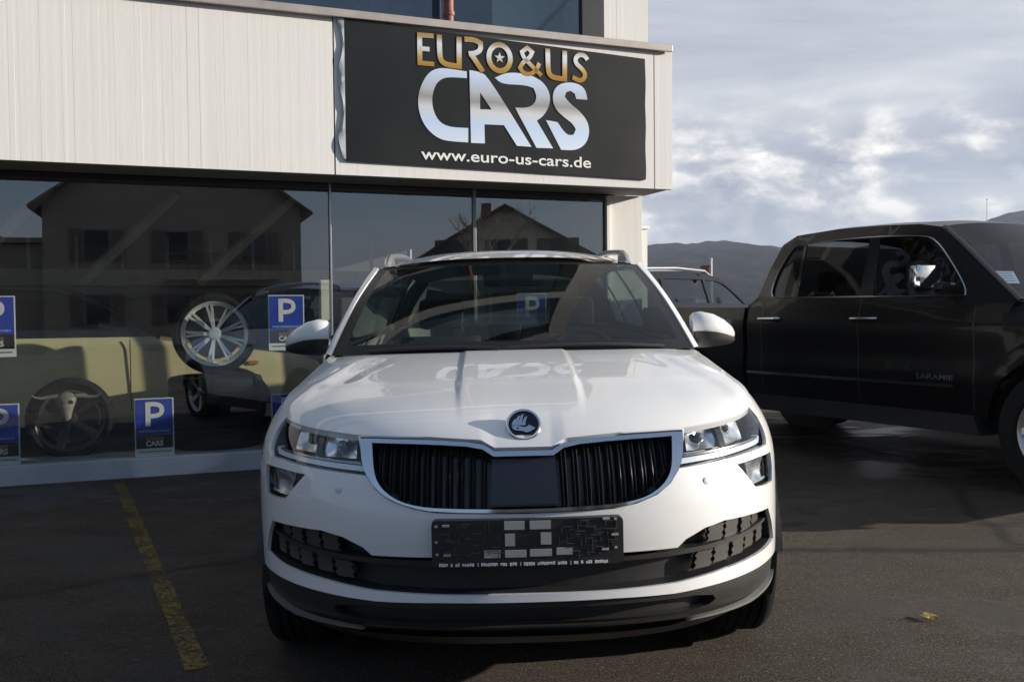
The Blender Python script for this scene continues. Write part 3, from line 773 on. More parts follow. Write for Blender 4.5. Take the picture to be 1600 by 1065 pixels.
chrome_out = [(0, .818), (.085, .818), (.125, .841), (.285, .851), (.470, .852), (.505, .851), (.497, .81), (.488, .775), (.470, .745), (.440, .712), (.395, .684), (.33, .664), (.26, .653), (0, .648)]
chrome_in = [(0, .804), (.088, .804), (.130, .830), (.285, .839), (.462, .841), (.455, .80), (.450, .765), (.437, .732), (.410, .704), (.365, .680), (.31, .668), (.25, .663), (0, .658)]
head = [(.520, .855), (.62, .861), (.75, .868), (.87, .877), (.962, .886), (.985, .855), (.992, .815), (.988, .787), (.970, .771), (.80, .766), (.62, .758), (.482, .752)]
fog = [(.728, .734), (.86, .737), (1.005, .735), (1.010, .69), (.998, .648), (.90, .650), (.825, .657)]
def grow(pts, d):
    L_, R_ = ribbon(pts, 2*d, True)
    ar = lambda q: abs(sum(a[0]*b[1]-b[0]*a[1] for a, b in zip(q, q[1:]+q[:1])))
    return L_ if ar(L_) > ar(R_) else R_
intake = [(0, .521), (.25, .521), (.460, .519), (.490, .541), (.56, .566), (.645, .577), (.78, .573), (.935, .566), (.985, .51), (1.020, .448), (.90, .438), (.66, .427), (.46, .413), (.25, .410), (0, .411)]
strip_b = [(0, .388), (.26, .388), (.45, .383), (.70, .389), (.95, .393), (1.118, .392)]
skirt_b = [(0, .298), (.3, .295), (.54, .282), (.80, .280), (1.0, .292), (1.118, .305)]
opening = [(0, .368), (.33, .366), (.535, .363), (.61, .350), (.625, .333), (.60, .320), (.53, .313), (.33, .316), (0, .319)]
SB = 1.118

# black shell behind the skin, so gaps are dark
q = MB(); rows = []
for j in range(9):
    z = .24+.62*j/8; rows.append([wrap(s_*.03, min(z, ztop(s_*.03)-.03), .075) for s_ in range(-42, 43)])
q.grid(rows); q.build('bumper_beam', MT['black_pl'], car, smooth=True)
# bumper skin
top = [(SB*i/40, ztop(SB*i/40)) for i in range(41)]
half = top + [(SB, .80), (SB, .60), (SB, .45)] + strip_b[::-1]
hs = [grow(both(chrome_out), .004), both(intake)]
for h in (head, fog): hs += [grow(h, .0035), mir(grow(h, .0035))]
# the grille and lamps touch the bonnet line: let their outlines run over it
q = panel_mb(wrap, both(half), hs, .022, .012); q.build('bumper', MT['paint'], car, smooth=0.5)
# chrome grille surround
def proud(d):
    return lambda s, z, off=0.: wrap(s, z, off-d)
q = panel_mb(proud(.006), smoothpoly(both(chrome_out), 1, keep=.5), [smoothpoly(both(chrome_in), 1, keep=.5)], .02, .03)
gr = MB(); gr = panel_mb(wrap, both([(0, .825), (.46, .845), (.47, .75), (.44, .70), (.36, .66), (0, .65)]), (), .03, 0, off=.055)
grille = gr.build('grille', MT['black_gloss'], car, smooth=True)
q.build('surround', MT['chrome'], grille, smooth=0.5)
def zin(s, top_):
    a = abs(s); L = chrome_in
    best = None
    pts = L
    for (x0, z0), (x1, z1) in zip(pts, pts[1:]):
        if (x0-a)*(x1-a) <= 0 and x0 != x1:
            z = z0+(z1-z0)*(a-x0)/(x1-x0)
            if best is None or (z > best if top_ else z < best): best = z
    return best
# double vertical slats, leaning slightly outwards at the foot
k = 0
for sgn_ in (-1, 1):
    for i in range(10):
        for d in (-.0055, .0055):
            if abs(d) > 0 and d > 0 and False: continue
            a = .118+.0355*i+d
            z1 = zin(a, True); z0 = zin(a, False)
            if z1 is None or z0 is None or z1-z0 < .03: continue
            V = []; n = 12
            for j in range(n+1):
                z = z0+(z1-z0)*j/n; cv = .004*(1-((j/n)*2-1)**2)
                w0 = .0032
                aa = a+.010*(1-j/n)*0.4
                V.append([wrap(sgn_*(aa-w0), z, .045), wrap(sgn_*(aa-w0), z, .030-cv), wrap(sgn_*aa, z, .024-cv), wrap(sgn_*(aa+w0), z, .030-cv), wrap(sgn_*(aa+w0), z, .045)])
            q = MB(); q.grid(V); q.build('slat', MT['slat'] if 'slat' in MT else MT.setdefault('slat', P('slat_black_chrome', (0.10, 0.10, 0.105), 0.18, 0.7)), grille, smooth=True)
q = panel_mb(wrap, [(-.094, .797), (.094, .797), (.098, .668), (-.098, .668)], (), .02, .02, off=.012)
MT['radar'] = P('radar_panel', (0.014, 0.016, 0.026), 0.22, var=0.1); q.build('sensor_panel', MT['radar'], grille, smooth=True)
# bonnet
s1 = .964; NE = 60
def zsm(s):
    return max(ztop(s), interp([(0, .849), (.285, .855), (.5, .857)], abs(s))) if abs(s) < .3 else ztop(s)
fe = lambda u: Vector(wrap(-s1+2*s1*u, zsm(-s1+2*s1*u)))
def notch(u):
    s_ = -s1+2*s1*u; return Vector(wrap(s_, ztop(s_)))-Vector(wrap(s_, zsm(s_)))
def sidecurve(sg):
    pts = []
    s_end = SWC+(1.19-WC)
    for i in range(13):
        s_ = s1+(s_end-s1)*i/12; pts.append(wrap(sg*s_, ztop(s_)))
    return curve3(pts)
BC = sidecurve(-1); BD = sidecurve(1)
c_l, c_r = BC(1.0), BD(1.0)
rear = curve3([c_l, (-.60, 1.075, 1.067), (-.35, 1.005, 1.072), (0, .975, 1.074), (.35, 1.005, 1.072), (.60, 1.075, 1.067), c_r])
bon = coons(fe, rear, BC, BD)
def bonnet(u, v):
    p = bon(u, v); x = (u-.5)*2
    if v < .5: p += notch(u)*(1-v)**16
    b_ = (1-(1-v)**11)*(1-v**2.2)
    p.z += .050*b_*(1-x**4)
    # raised centre between two creases, fading towards the nose
    xr = .185+.05*v
    c_ = sstep(xr+.016, xr-.004, abs(x))
    p.z += .0055*c_*sstep(.02, .45, v)
    # second crease curving to the outer corner of the lamp
    e_ = .62+.22*(1-v)**1.5
    p.z -= .006*math.exp(-((abs(x)-e_)/.07)**2)*sstep(0.05, .3, v)*sstep(1.0, .7, v)
    p.z += .004*sstep(e_+.02, e_+.10, abs(x))*sstep(.0, .25, v)*sstep(1.0, .8, v)
    return p
q = MB(); rows = []
NU, NV = 280, 60
for j in range(NV+1):
    v = (j/NV)**1.5; rows.append([bonnet(.003+.994*i/NU, .004+.996*v) for i in range(NU+1)])
q.grid(rows)
lipf = [(p.x, p.y+.01, p.z-.02) for p in rows[0]]; q.grid([rows[0], lipf])
for k_ in (0, -1): q.grid([[r[k_] for r in rows], [(r[k_].x*.992, r[k_].y, r[k_].z-.02) for r in rows]])
q.build('bonnet', MT['paint'], car, smooth=0.7, weld=True)
# round badge on the nose
def on_bonnet(zw):
    lo, hi = 0, .5
    for _ in range(40):
        m = (lo+hi)/2
        if bonnet(.5, m).z < zw: lo = m
        else: hi = m
    return lo
vb = on_bonnet(.878); pb = bonnet(.5, vb); tb = (bonnet(.5, vb+.02)-bonnet(.5, vb-.02)).normalized()
tz = (tb*0.62+Vector((0, 0, 1))*0.38).normalized(); tx_ = Vector((1, 0, 0)); nb = tx_.cross(tz)   # towards -y
MB_ = Matrix(((tx_.x, -nb.x, tz.x, pb.x), (tx_.y, -nb.y, tz.y, pb.y), (tx_.z, -nb.z, tz.z, pb.z), (0, 0, 0, 1)))
MB_ = MB_ @ Matrix.Translation((0.004, -.012, 0.002))
q = MB(); q.lathe([(.012, .0), (.012, .050), (.0, .0545), (-.004, .052), (-.006, .050), (-.004, .0455), (.001, .044)], 48, 'Y', mat=MB_)
badge = q.build('badge', MT['chrome'], car, smooth=0.6)
MT['badge_dark'] = P('badge_dark', (0.02, 0.022, 0.03), 0.25, 0.3)
q = MB(); q.lathe([(.0015, 0), (.0015, .045)], 40, 'Y', mat=MB_); q.build('badge_field', MT['badge_dark'], badge)
wing = MB_ @ Matrix.Translation((0, -.0045, 0))
q = MB()
q.poly(smoothpoly([(-.030, -.020), (-.004, -.022), (.010, -.030), (.036, -.014), (.016, -.002), (.008, -.010), (-.006, -.008), (-.020, -.004), (-.036, -.006)], 1, keep=1.1), .004, mat=wing)
for k_, (xb, L_) in enumerate(((-.031, .022), (-.0205, .033), (-.010, .038), (.0005, .030))):
    pts_l = [(xb+.010*t*t-.0054*(1-.25*t), -.0035+L_*t) for t in (0, .25, .5, .75, .93)]; pts_r = [(xb+.010*t*t+.0050*(1-.65*t*t), -.0035+L_*t) for t in (1, .75, .5, .25, 0)]
    q.poly(pts_l+pts_r, .004, mat=wing)
q.build('winged_arrow', MT['chrome'], badge)
q = MB(); q.poly([(-.018+.003*math.cos(a*.7), -.013+.003*math.sin(a*.7)) for a in range(9)], .001, mat=MB_ @ Matrix.Translation((0, -.006, 0))); q.build('eye_dot', MT['badge_dark'], badge)

# headlights
for sg in (1, -1):
    hp = head if sg > 0 else mir(head)
    S_ = lambda pts: [(sg*x, z) for x, z in pts] if sg > 0 else [(sg*x, z) for x, z in reversed(pts)]
    q = panel_mb(wrap, hp, (), .02, .008, off=.004); hl = q.build('headlight', MT['lens'], car, smooth=0.5)
    q = panel_mb(wrap, hp, (), .03, 0, off=.085)
    q2 = MB(); ring = densify(hp, .02); q2.grid([[wrap(a, b, .016) for a, b in ring], [wrap(a, b, .086) for a, b in ring]], close=True)
    q2.v = q2.v; q.add(q2.v, q2.f); q.build('lamp_housing', MT['bezel'], hl, smooth=0.5)
    # two reflector pods behind the lens
    for (sa, sb, z0, z1, o0) in ((.555, .700, .785, .853, .055), (.735, .915, .790, .868, .062)):
        q = MB(); rows = []
        for j in range(13):
            z = z0+(z1-z0)*j/12; dz = (j/12*2-1)
            rows.append([wrap(sg*(sa+(sb-sa)*i/16), z, o0+.020*(1-(i/8-1)**2)*(1-dz*dz)) for i in range(17)])
        q.grid(rows); q.build('reflector', MT['refl'], hl, smooth=True)
        cs, cz = (sa+sb)/2, (z0+z1)/2; cpt = Vector(wrap(sg*cs, cz, o0+.012)); fr_ = (Vector(wrap(sg*cs, cz, 0))-cpt).normalized()
        q = MB(); rot = fr_.to_track_quat('Y', 'Z').to_matrix().to_4x4(); mt_ = Matrix.Translation(cpt) @ rot
        kk = .55 if sa < .6 else .38
        q.lathe([(a_*kk, b_*kk) for a_, b_ in [(0, .030), (.018, .030), (.020, .026), (.026, .0245), (.032, .019), (.036, .010), (.037, 0)]], 28, 'Y', mat=mt_); q.build('projector_lens', MT['projector'] if 'projector' in MT else MT.setdefault('projector', P('projector_glass', (0.20, 0.22, 0.25), 0.03, 0.3, coat=1.0)), hl, smooth=0.7)
    # light guide along the foot of the lamp
    lo = [(.49, .756), (.62, .761), (.80, .769), (.955, .775), (.980, .790), (.975, .797), (.95, .789), (.80, .783), (.62, .776), (.505, .772)]
    q = panel_mb(wrap, S_(lo), (), .02, .02, off=.020); q.build('light_guide', MT['drl'], hl, smooth=0.5)
    q = panel_mb(wrap, S_([(.51, .776), (.62, .780), (.80, .787), (.94, .793), (.94, .797), (.80, .792), (.62, .785), (.51, .782)]), (), .02, .01, off=.018); q.build('trim_strip', MT['chrome_dark'], hl, smooth=0.5)
    # dark fin between the pods
    q = panel_mb(wrap, S_([(.705, .785), (.735, .787), (.725, .868), (.690, .863)]), (), .02, .02, off=.040); q.build('divider', MT['black_gloss'], hl, smooth=0.5)
    # fog lamp
    fp = fog if sg > 0 else mir(fog)
    q = panel_mb(wrap, fp, (), .02, .008, off=.004); fl = q.build('fog_lamp', MT['lens'], car, smooth=0.5)
    q = panel_mb(wrap, fp, (), .03, 0, off=.055); q2 = MB(); ring = densify(fp, .02); q2.grid([[wrap(a, b, .012) for a, b in ring], [wrap(a, b, .056) for a, b in ring]], close=True); q.add(q2.v, q2.f)
    q.build('lamp_housing', MT['bezel'], fl, smooth=0.5)
    q = MB(); rows = []
    for j in range(9):
        z = .656+.074*j/8; rows.append([wrap(sg*(.80+.02*(1-j/8)+.165*i/12), z, .020+.018*(1-(i/6-1)**2)*(1-(j/4-1)**2)) for i in range(13)])
    q.grid(rows); q.build('reflector', MT['refl'], fl, smooth=True)
    q = panel_mb(wrap, S_([(.955, .665), (.985, .665), (.990, .725), (.962, .725)]), (), .02, .01, off=.02); q.build('bulb_trim', MT['black_gloss'], fl, smooth=0.5)
# lower intake: black backing, cross bar and the toothed fins at each end
q = panel_mb(wrap, both(intake), (), .03, 0, off=.07)
it = q.build('lower_intake', MT['black_pl'], car, smooth=True)
q = MB(); ring = densify(both(intake), .02); q.grid([[wrap(a, b, .0125) for a, b in ring], [wrap(a, b, .072) for a, b in ring]], close=True); q.build('intake_wall', MT['black_pl'], it, smooth=0.6)
bar = [(0, .492), (.45, .490), (.62, .494), (.80, .503), (.975, .520), (.965, .530), (.80, .516), (.62, .508), (.45, .506), (0, .508)]
q = panel_mb(wrap, both(bar), (), .02, .04, off=.018); q.build('cross_bar', MT['black_pl'], it, smooth=0.5)
MT['fin'] = P('intake_fin', (0.055, 0.052, 0.046), 0.42, 0.1, var=0.1)
for sg in (1, -1):
    for (z_lo, z_hi, row) in (((.435, .486), None, 0), ((.512, .560), None, 1)):
        za, zb = z_lo
        for i in range(5 if row == 0 else 4):
            s0 = .545+.088*i+(.055 if row else 0)
            if s0+.08 > 1.0: continue
            n = 5; L_, R_ = [], []
            dz0 = .012*i*(.5 if row == 0 else .0); zt_ = min(zb+.006*i, .566 if row else .52)
            for j in range(n+1):
                z = za+dz0+(zt_-za-dz0)*j/n; zig = .005*(1 if j % 2 else -1)
                L_.append((s0+zig+.010*(j/n), z)); R_.append((s0+.068+zig+.010*(j/n), z))
            o_ = L_[::-1]+R_ if False else L_+R_[::-1]
            o_ = [(sg*a, b) for a, b in o_]
            q = panel_mb(wrap, o_, (), .03, .012, off=.030+.004*(i % 2)); q.build('fin', MT['fin'], it, smooth=0.5)
# skirt under the white strip
half = strip_b + skirt_b[::-1]
q = panel_mb(lambda s, z, off=0.: wrap(s, z, off+.010+max(0, .375-z)*.55*max(0, 1-abs(s)/1.15)), both([(s, z-.003) for s, z in strip_b]+skirt_b[::-1]), [both(opening)], .025, .03); sk = q.build('skirt', MT['grey_pl'], car, smooth=0.5)
q = panel_mb(wrap, both(opening), (), .03, 0, off=.06); q.build('skirt_opening', MT['black_pl'], sk, smooth=True)
edge = [(.50, .290), (.80, .287), (1.0, .300), (1.10, .312), (1.10, .322), (1.0, .311), (.80, .299), (.52, .296)]
for e_ in (edge, mir(edge)):
    q = panel_mb(lambda s, z, off=0.: wrap(s, z, off+.000), e_, (), .025, .02); q.build('skid_edge', MT['skid'], sk, smooth=0.5)
edge = [(-.50, .305), (0, .308), (.50, .305), (.50, .312), (0, .315), (-.50, .312)]
q = panel_mb(lambda s, z, off=0.: wrap(s, z, off+.002), edge, (), .025, .02); q.build('skirt_rib', MT['grey_pl'], sk, smooth=0.5)
q = MB(); rows = [[wrap(-1.1+2.2*i/40, z, o_) for i in range(41)] for z, o_ in ((.27, .03), (.20, .10), (.17, .35), (.18, .8))]; q.grid(rows); q.build('undertray', MT['black_pl'], sk, smooth=True)
# number plate carrier with its empty clips
pm = lambda s, z, off=0.: (s, wrap(s*1.0, .56)[1]*0.5-.020+off+.0, z)
def rrect(x0, x1, z0, z1, r):
    return [(x0+r-r*math.cos(a), z0+r-r*math.sin(a)) for a in [R(d) for d in (0, 30, 60, 90)]]+[(x1-r+r*math.sin(a), z0+r-r*math.cos(a)) for a in [R(d) for d in (0, 30, 60, 90)]]+[(x1-r+r*math.cos(a), z1-r+r*math.sin(a)) for a in [R(d) for d in (0, 30, 60, 90)]]+[(x0+r-r*math.sin(a), z1-r+r*math.cos(a)) for a in [R(d) for d in (0, 30, 60, 90)]]
q = panel_mb(pm, rrect(-.270, .280, .500, .634, .014), (), .03, .03); pl = q.build('number_plate_holder', MT['black_pl'], car, smooth=0.5)
def bits(rects, d, mat, name):
    q = MB()
    for (x, z, w, h) in rects:
        x0, x1 = x-w/2, x+w/2; rows = [[pm(a, b, -d) for a in (x0, x1)] for b in (z-h/2, z+h/2)]
        bk = [[pm(a, b, .001) for a in (x0, x1)] for b in (z-h/2, z+h/2)]
        q.grid(rows); rr_ = [rows[0][0], rows[0][1], rows[1][1], rows[1][0]]; bb_ = [bk[0][0], bk[0][1], bk[1][1], bk[1][0]]; q.grid([rr_, bb_], close=True)
    return q.build(name, mat, pl)
MT['clip'] = P('grey_clip', (0.40, 0.39, 0.37), 0.6, var=0.1)
MT['rib_pl'] = P('moulded_rib', (0.065, 0.065, 0.065), 0.4, var=0.2)
def pxz(u, v): return (-.270+u/1450*.550, .634-(v-130)/375*.134)   # within the holder
cl = []
for (u, v, w, h) in ((625, 175, 150, 62), (820, 175, 155, 62), (590, 290, 72, 90), (862, 285, 78, 88), (455, 402, 120, 55), (632, 402, 158, 52), (822, 398, 162, 52), (1000, 390, 118, 52)):
    x, z = pxz(u, v); cl.append((x, z, w/1450*.562, h/375*.146))
for r_ in cl: bits([r_], .003, MT['clip'], 'clip_pad')
random.seed(3); rb = []
for i in range(90):
    u = random.choice([random.uniform(90, 520), random.uniform(960, 1400)]); v = random.uniform(150, 430)
    x, z = pxz(u, v)
    if random.random() < .5: rb.append((x, z, random.uniform(.008, .035), .0022))
    else: rb.append((x, z, .0022, random.uniform(.006, .028)))
bits([r_ for r_ in rb if r_[0] < 0], .0035, MT['rib_pl'], 'moulding'); bits([r_ for r_ in rb if r_[0] > 0], .0035, MT['rib_pl'], 'moulding')
rb = []
for u, v in ((35, 175), (35, 300), (40, 400), (110, 170), (115, 405), (1320, 140), (1390, 145), (1385, 270), (1310, 385), (1390, 375)):
    x, z = pxz(u, v); rb.append((x, z, .020 if u in (110, 115, 1320, 1310, 1385) else .008, .006))
for r_ in rb: bits([r_], .004, MT['clip'], 'screw')
q = MB(); tm_ = []; xx = -.250
random.seed(5)
for word in (4, 1, 2, 5, 0, 8, 3, 3, 0, 5, 8, 4, 0, 2, 1, 3, 6):
    if word == 0: tm_.append((xx+.003, .507, .002, .010)); xx += .012; continue
    for k_ in range(word):
        w0 = random.uniform(.004, .0062); tm_.append((xx+w0/2, .507+random.uniform(-.0008, .0008), w0, random.uniform(.006, .009))); xx += w0+.0014
    xx += .007
    if xx > .25: break
bits([t for t in tm_ if t[0] < .262], .003, MT['white_print'], 'small_lettering')

for sg in (1, -1):
    cpt = Vector(wrap(sg*.575, .703)); nrm = (cpt-Vector(wrap(sg*.575, .703, .05))).normalized(); q = MB()
    q.lathe([(-.002, .0125), (.002, .0125), (.003, .010), (.0032, 0)], 20, 'Y', mat=Matrix.Translation(cpt) @ nrm.to_track_quat('Y', 'Z').to_matrix().to_4x4()); q.build('parking_sensor', MT['paint'], car, smooth=0.6)
# body sides and tail
SA = SWC+(.90-WC)           # along the skin at the front axle
def sy(y): return SWC+(y-WC)
AX2 = SWC + (.90+2.638-WC)
arch = lambda c, r0: [(c+r0*math.cos(R(a)), .335+r0*math.sin(R(a))) for a in range(-18, 199, 9)]
for sg in (1, -1):
    o = [(SB+.002, .30)]+[(SB+.002, z) for z in (.40, .55, .70, .80)]
    s_ = SB+.002
    while s_ < SEND-.02: o.append((s_, ztop(s_))); s_ += .06
    o += [(SEND-.005, ztop(SEND-.005)), (SEND-.005, .40), (AX2+.6, .34), (sy(1.4), .30)]
    a1_, a2_ = arch(SA, .360), arch(AX2, .360)
    if sg < 0: o, a1_, a2_ = mir(o), mir(a1_), mir(a2_)
    q = panel_mb(wrap, o, [a1_, a2_], .045, .02); q.build('body', MT['paint'], car, smooth=0.5)
    for c in (SA, AX2):
        ro, ri = arch(c, .392), arch(c, .345)
        ring = ro+ri[::-1]
        if sg < 0: ring = mir(ring)
        ring = [(a, max(b, .22)) for a, b in ring]
        q = panel_mb(proud(.008), ring, (), .03, .06); q.build('arch_trim', MT['black_pl'], car, smooth=0.5)
    sill_o = [(sy(1.25), .34), (AX2-.38, .34), (AX2-.36, .24), (sy(1.23), .22)]
    q = panel_mb(proud(.010), sill_o if sg > 0 else mir(sill_o), (), .06, .05); q.build('side_sill', MT['black_pl'], car, smooth=0.5)
    # door shut lines and handles
    for yy, z0, z1 in ((1.45, .36, 1.05), (2.55, .36, 1.07), (3.45, .70, 1.09)):
        q = panel_mb(proud(.0015), [(sg*sy(yy), z0), (sg*(sy(yy)+.006), z0), (sg*(sy(yy)+.006), z1), (sg*sy(yy), z1)], (), .08, 0); q.build('shut_line', MT['black_pl'], car)
    for yy in (2.36, 3.34):
        a = [Vector(wrap(sg*sy(yy+d), .93, o_)) for d, o_ in ((-.10, 0), (-.085, -.03), (.085, -.03), (.10, 0))]
        q = MB(); q.tube(a, .013, 10); q.build('door_handle', MT['paint'], car, smooth=True)
# greenhouse
MT['frit'] = P('windscreen_frit', (0.006, 0.006, 0.007), 0.35, spec=0.2)
WB = curve3([(-.742, 1.15, 1.063), (-.60, 1.07, 1.068), (-.35, 1.00, 1.074), (0, .972, 1.076), (.35, 1.00, 1.074), (.60, 1.07, 1.068), (.742, 1.15, 1.063)])
WTp = curve3([(-.630, 1.92, 1.450), (-.50, 1.875, 1.461), (-.25, 1.84, 1.469), (0, 1.83, 1.472), (.25, 1.84, 1.469), (.50, 1.875, 1.461), (.630, 1.92, 1.450)])
def ws(u, v, dn=0.):
    a, b = WB(u), WTp(u); p = a.lerp(b, v); p.z += .030*math.sin(math.pi*v)+dn*.55; p.y -= dn*.8; return p
UI = .038
def wsgrid(u0, u1, v0, v1, nu=30, nv=16, d=0.): return [[ws(u0+(u1-u0)*i/nu, v0+(v1-v0)*j/nv, d) for i in range(nu+1)] for j in range(nv+1)]
q = MB(); q.grid(wsgrid(UI, 1-UI, .075, .945)); wsc = q.build('windscreen', MT['carglass'], car, smooth=True)
q = MB(); q.grid(wsgrid(0, UI, 0, 1, 2, 16)); q.grid(wsgrid(1-UI, 1, 0, 1, 2, 16)); q.grid(wsgrid(UI, 1-UI, 0, .075, 30, 2)); q.grid(wsgrid(UI, 1-UI, .945, 1, 30, 2))
q.build('black_border', MT['frit'], wsc, smooth=True)
for (u0, u1) in ((.12, .46), (.48, .90)):
    pw = [ws(lerp(u0, u1, t), .012+.014*math.sin(math.pi*t), .010) for t in [i/12 for i in range(13)]]
    q = MB(); q.tube(pw, .007, 8); q.build('wiper', MT['black_pl'], wsc, smooth=True)
# roof
RF = curve3([tuple(WTp(i/10)) for i in range(11)])
def roof(u, v):
    x = (u-.5)*2; y0 = WTp(u).y; y = y0+(3.92-y0)*v
    hw = .630+.012*math.sin(math.pi*min(1, v*1.3))-.05*v
    ze = 1.452+.062*math.sin(min(1, v*1.7)*math.pi/2)-.045*max(0, v-.55)/.45
    zc = ze+.022+.050*sstep(-.10, .16, v)*(1-.25*v)
    return Vector((x*hw, y, ze+(zc-ze)*(1-abs(x)**2.6)))
q = MB(); q.grid([[roof(i/30, j/30) for i in range(31)] for j in range(31)])
q.grid([[roof(i/30, 1) for i in range(31)], [roof(i/30, 1)+Vector((0, .02, -.03)) for i in range(31)]])
rf = q.build('roof', MT['paint'], car, smooth=0.7)
q = MB(); q.grid([[roof(i/20, .02+.96*j/20)+Vector((0, 0, -.035)) for i in range(21)] for j in range(21)]); q.build('headliner', MT['headliner'], car, smooth=True)
for sg in (1, -1):
    ed = lambda v: roof(1 if sg > 0 else 0, v)
    pth = []
    for v in (.03, .07, .12, .2, .35, .5, .65, .80, .88, .92):
        p = ed(v); hgt = interp([(.03, -.005), (.07, .030), (.12, .048), (.2, .052), (.8, .052), (.88, .035), (.92, 0)], v)
        pth.append((p.x*.955, p.y, p.z+hgt))
    q = MB(); q.tube(pth, [.014, .019, .018, .016, .016, .016, .016, .018, .018, .012], 10); q.build('roof_rail', MT['silver'], car, smooth=True)
    q = MB(); q.grid([[tuple(ed(v)+Vector((-ed(v).x*.045+dx, 0, dz))) for dx, dz in ((-.017, -.02), (-.012, hh*.96), (0, hh), (.012, hh*.96), (.017, -.02))] for v, hh in ((.012, -.004), (.03, .010), (.06, .030), (.09, .040), (.12, .044), (.15, .044), (.165, .038), (.17, .0))]); q.build('rail_foot', MT['silver'], car, smooth=0.6); q = MB(); p = ed(.88); q.box((p.x*.955, p.y, p.z+.01), (.034, .12, .05), .010); q.build('rail_foot', MT['silver'], car, smooth=0.6)
    # A pillar
    uu = 1 if sg > 0 else 0
    rows = []
    for j in range(17):
        v = j/16; a = ws(uu, v); ob = Vector((sg*lerp(.792, .668, v), lerp(1.30, 2.02, v), lerp(1.058, 1.462, v)+.02*math.sin(math.pi*v)))
        md = a.lerp(ob, .5)+Vector((sg*.012, -.010, .008)); a2 = a+Vector((sg*.004, -.002, .004))
        rows.append([a, a2, a2.lerp(md, .6)+Vector((sg*.003, -.003, .003)), md, md.lerp(ob, .6), ob])
    q = MB(); q.grid(rows); q.build('a_pillar', MT['paint'], car, smooth=True)
    # side glass between belt and roof edge
    def sgl(t, v, d=0.):
        y = lerp(1.32, 3.95, t); s_ = sy(y) if y < 3.75 else sy(3.75)
        b_ = Vector((sg*interp([(1.2, .785), (1.8, .800), (2.8, .795), (3.6, .770), (4.0, .735)], y), y, interp([(1.2, 1.058), (2.6, 1.098), (3.6, 1.132), (4.2, 1.15)], y)))
        yt = lerp(2.03, 3.85, t); vt = (yt-1.92)/2.0; tp = roof(uu, max(0, min(1, vt))); tp = Vector((tp.x+sg*.012, yt, tp.z-.012))
        p = b_.lerp(tp, v); p.x += sg*(.022*math.sin(math.pi*v)+d); return p
    q = MB(); q.grid([[sgl(.02+.86*i/30, .06+.86*j/8) for i in range(31)] for j in range(9)]); sgo = q.build('side_window', MT['sideglass'], car, smooth=True)
    q = MB()
    for (t0, t1) in ((0, .02), (.44, .485), (.735, .77)): q.grid([[sgl(lerp(t0, t1, i/2), j/8, .003) for i in range(3)] for j in range(9)])
    q.grid([[sgl(i/30, lerp(-.06, .07, j/2), .003) for i in range(31)] for j in range(3)]); q.grid([[sgl(i/30, lerp(.90, 1.0, j/2), .003) for i in range(31)] for j in range(3)])
    q.build('window_trim', MT['black_gloss'], sgo, smooth=True)
    q = MB(); q.grid([[sgl(lerp(.88, 1.0, i/6), j/8, .004) for i in range(7)] for j in range(9)])
    # rear quarter round to the tailgate
    q.grid([[sgl(1.0, j/8, .004).lerp(Vector((sg*lerp(.64, .545, j/8), lerp(4.26, 3.97, j/8), lerp(1.14, 1.465, j/8))), i/5) for i in range(6)] for j in range(9)])
    rp_ = q.build('rear_pillar', MT['paint'], car, smooth=True)
    q = MB(); q.grid([[sgl(1.0, j/8, -.03).lerp(Vector((sg*lerp(.62, .525, j/8), lerp(4.22, 3.93, j/8), lerp(1.14, 1.45, j/8))), i/5) for i in range(6)] for j in range(9)]); q.grid([[sgl(lerp(.86, 1.0, i/6), j/8, -.03) for i in range(7)] for j in range(9)]); q.build('pillar_trim', MT['cloth'], rp_, smooth=True)
    # inner door trim and B pillar inside
    q = MB(); q.grid([[(sg*.72, lerp(1.3, 3.9, i/8), lerp(.45, 1.06, j/3)) for i in range(9)] for j in range(4)]); q.build('door_trim', MT['dash'], car)
    # mirrors
    mirr = MB(); rows = []
    secs = [(0.0, .062, .052, 0.004), (.012, .075, .062, .006), (.05, .092, .068, .006), (.10, .094, .062, .004), (.15, .080, .048, -.002), (.188, .055, .030, -.010), (.206, .022, .014, -.016), (.210, .006, .004, -.018)]
    cx0 = .790
    for (dx, dy, dz, zo) in secs:
        rg = []
        for k_ in range(20):
            w = 2*math.pi*k_/20; cw, sw = math.cos(w), math.sin(w)
            yy = -abs(cw)**.75*dy*(1 if cw > 0 else -.22); zz = abs(sw)**.8*dz*(1 if sw > 0 else -1.0)
            rg.append((sg*(cx0+dx), 1.43+yy+.25*dx, 1.120+zz+zo-.10*max(0, dx-.08)+.02))
        rows.append(rg)
    up_, dn_ = MB(), MB()
    allg = MB(); allg.grid(rows, close=True); allg.add(rows[-1], [tuple(range(20))]); allg.add(rows[0], [tuple(range(20))])
    mo = allg.build('wing_mirror', MT['paint'], car, smooth=1.0)
    q = MB(); rows2 = []
    for (dx, dy, dz, zo) in secs[:-1]:
        rg = []
        for k_ in range(11):
            w = math.pi+math.pi*k_/10; cw, sw = math.cos(w), math.sin(w)
            yy = -abs(cw)**.75*dy*(1 if cw > 0 else -.22)*1.04; zz = -abs(sw)**.8*dz*1.10-.012
            rg.append((sg*(cx0+dx), 1.43+yy+.25*dx, 1.120+zz+zo-.10*max(0, dx-.08)+.02-.006))
        rows2.append(rg)
    q.grid(rows2); q.grid([[r[0] for r in rows2], [r[-1] for r in rows2]])
    q.tube([(sg*.80, 1.46, 1.120), (sg*.77, 1.46, 1.095), (sg*.735, 1.46, 1.075)], [.05, .045, .05], 12)
    q.build('mirror_base', MT['black_pl'], mo, smooth=0.8)
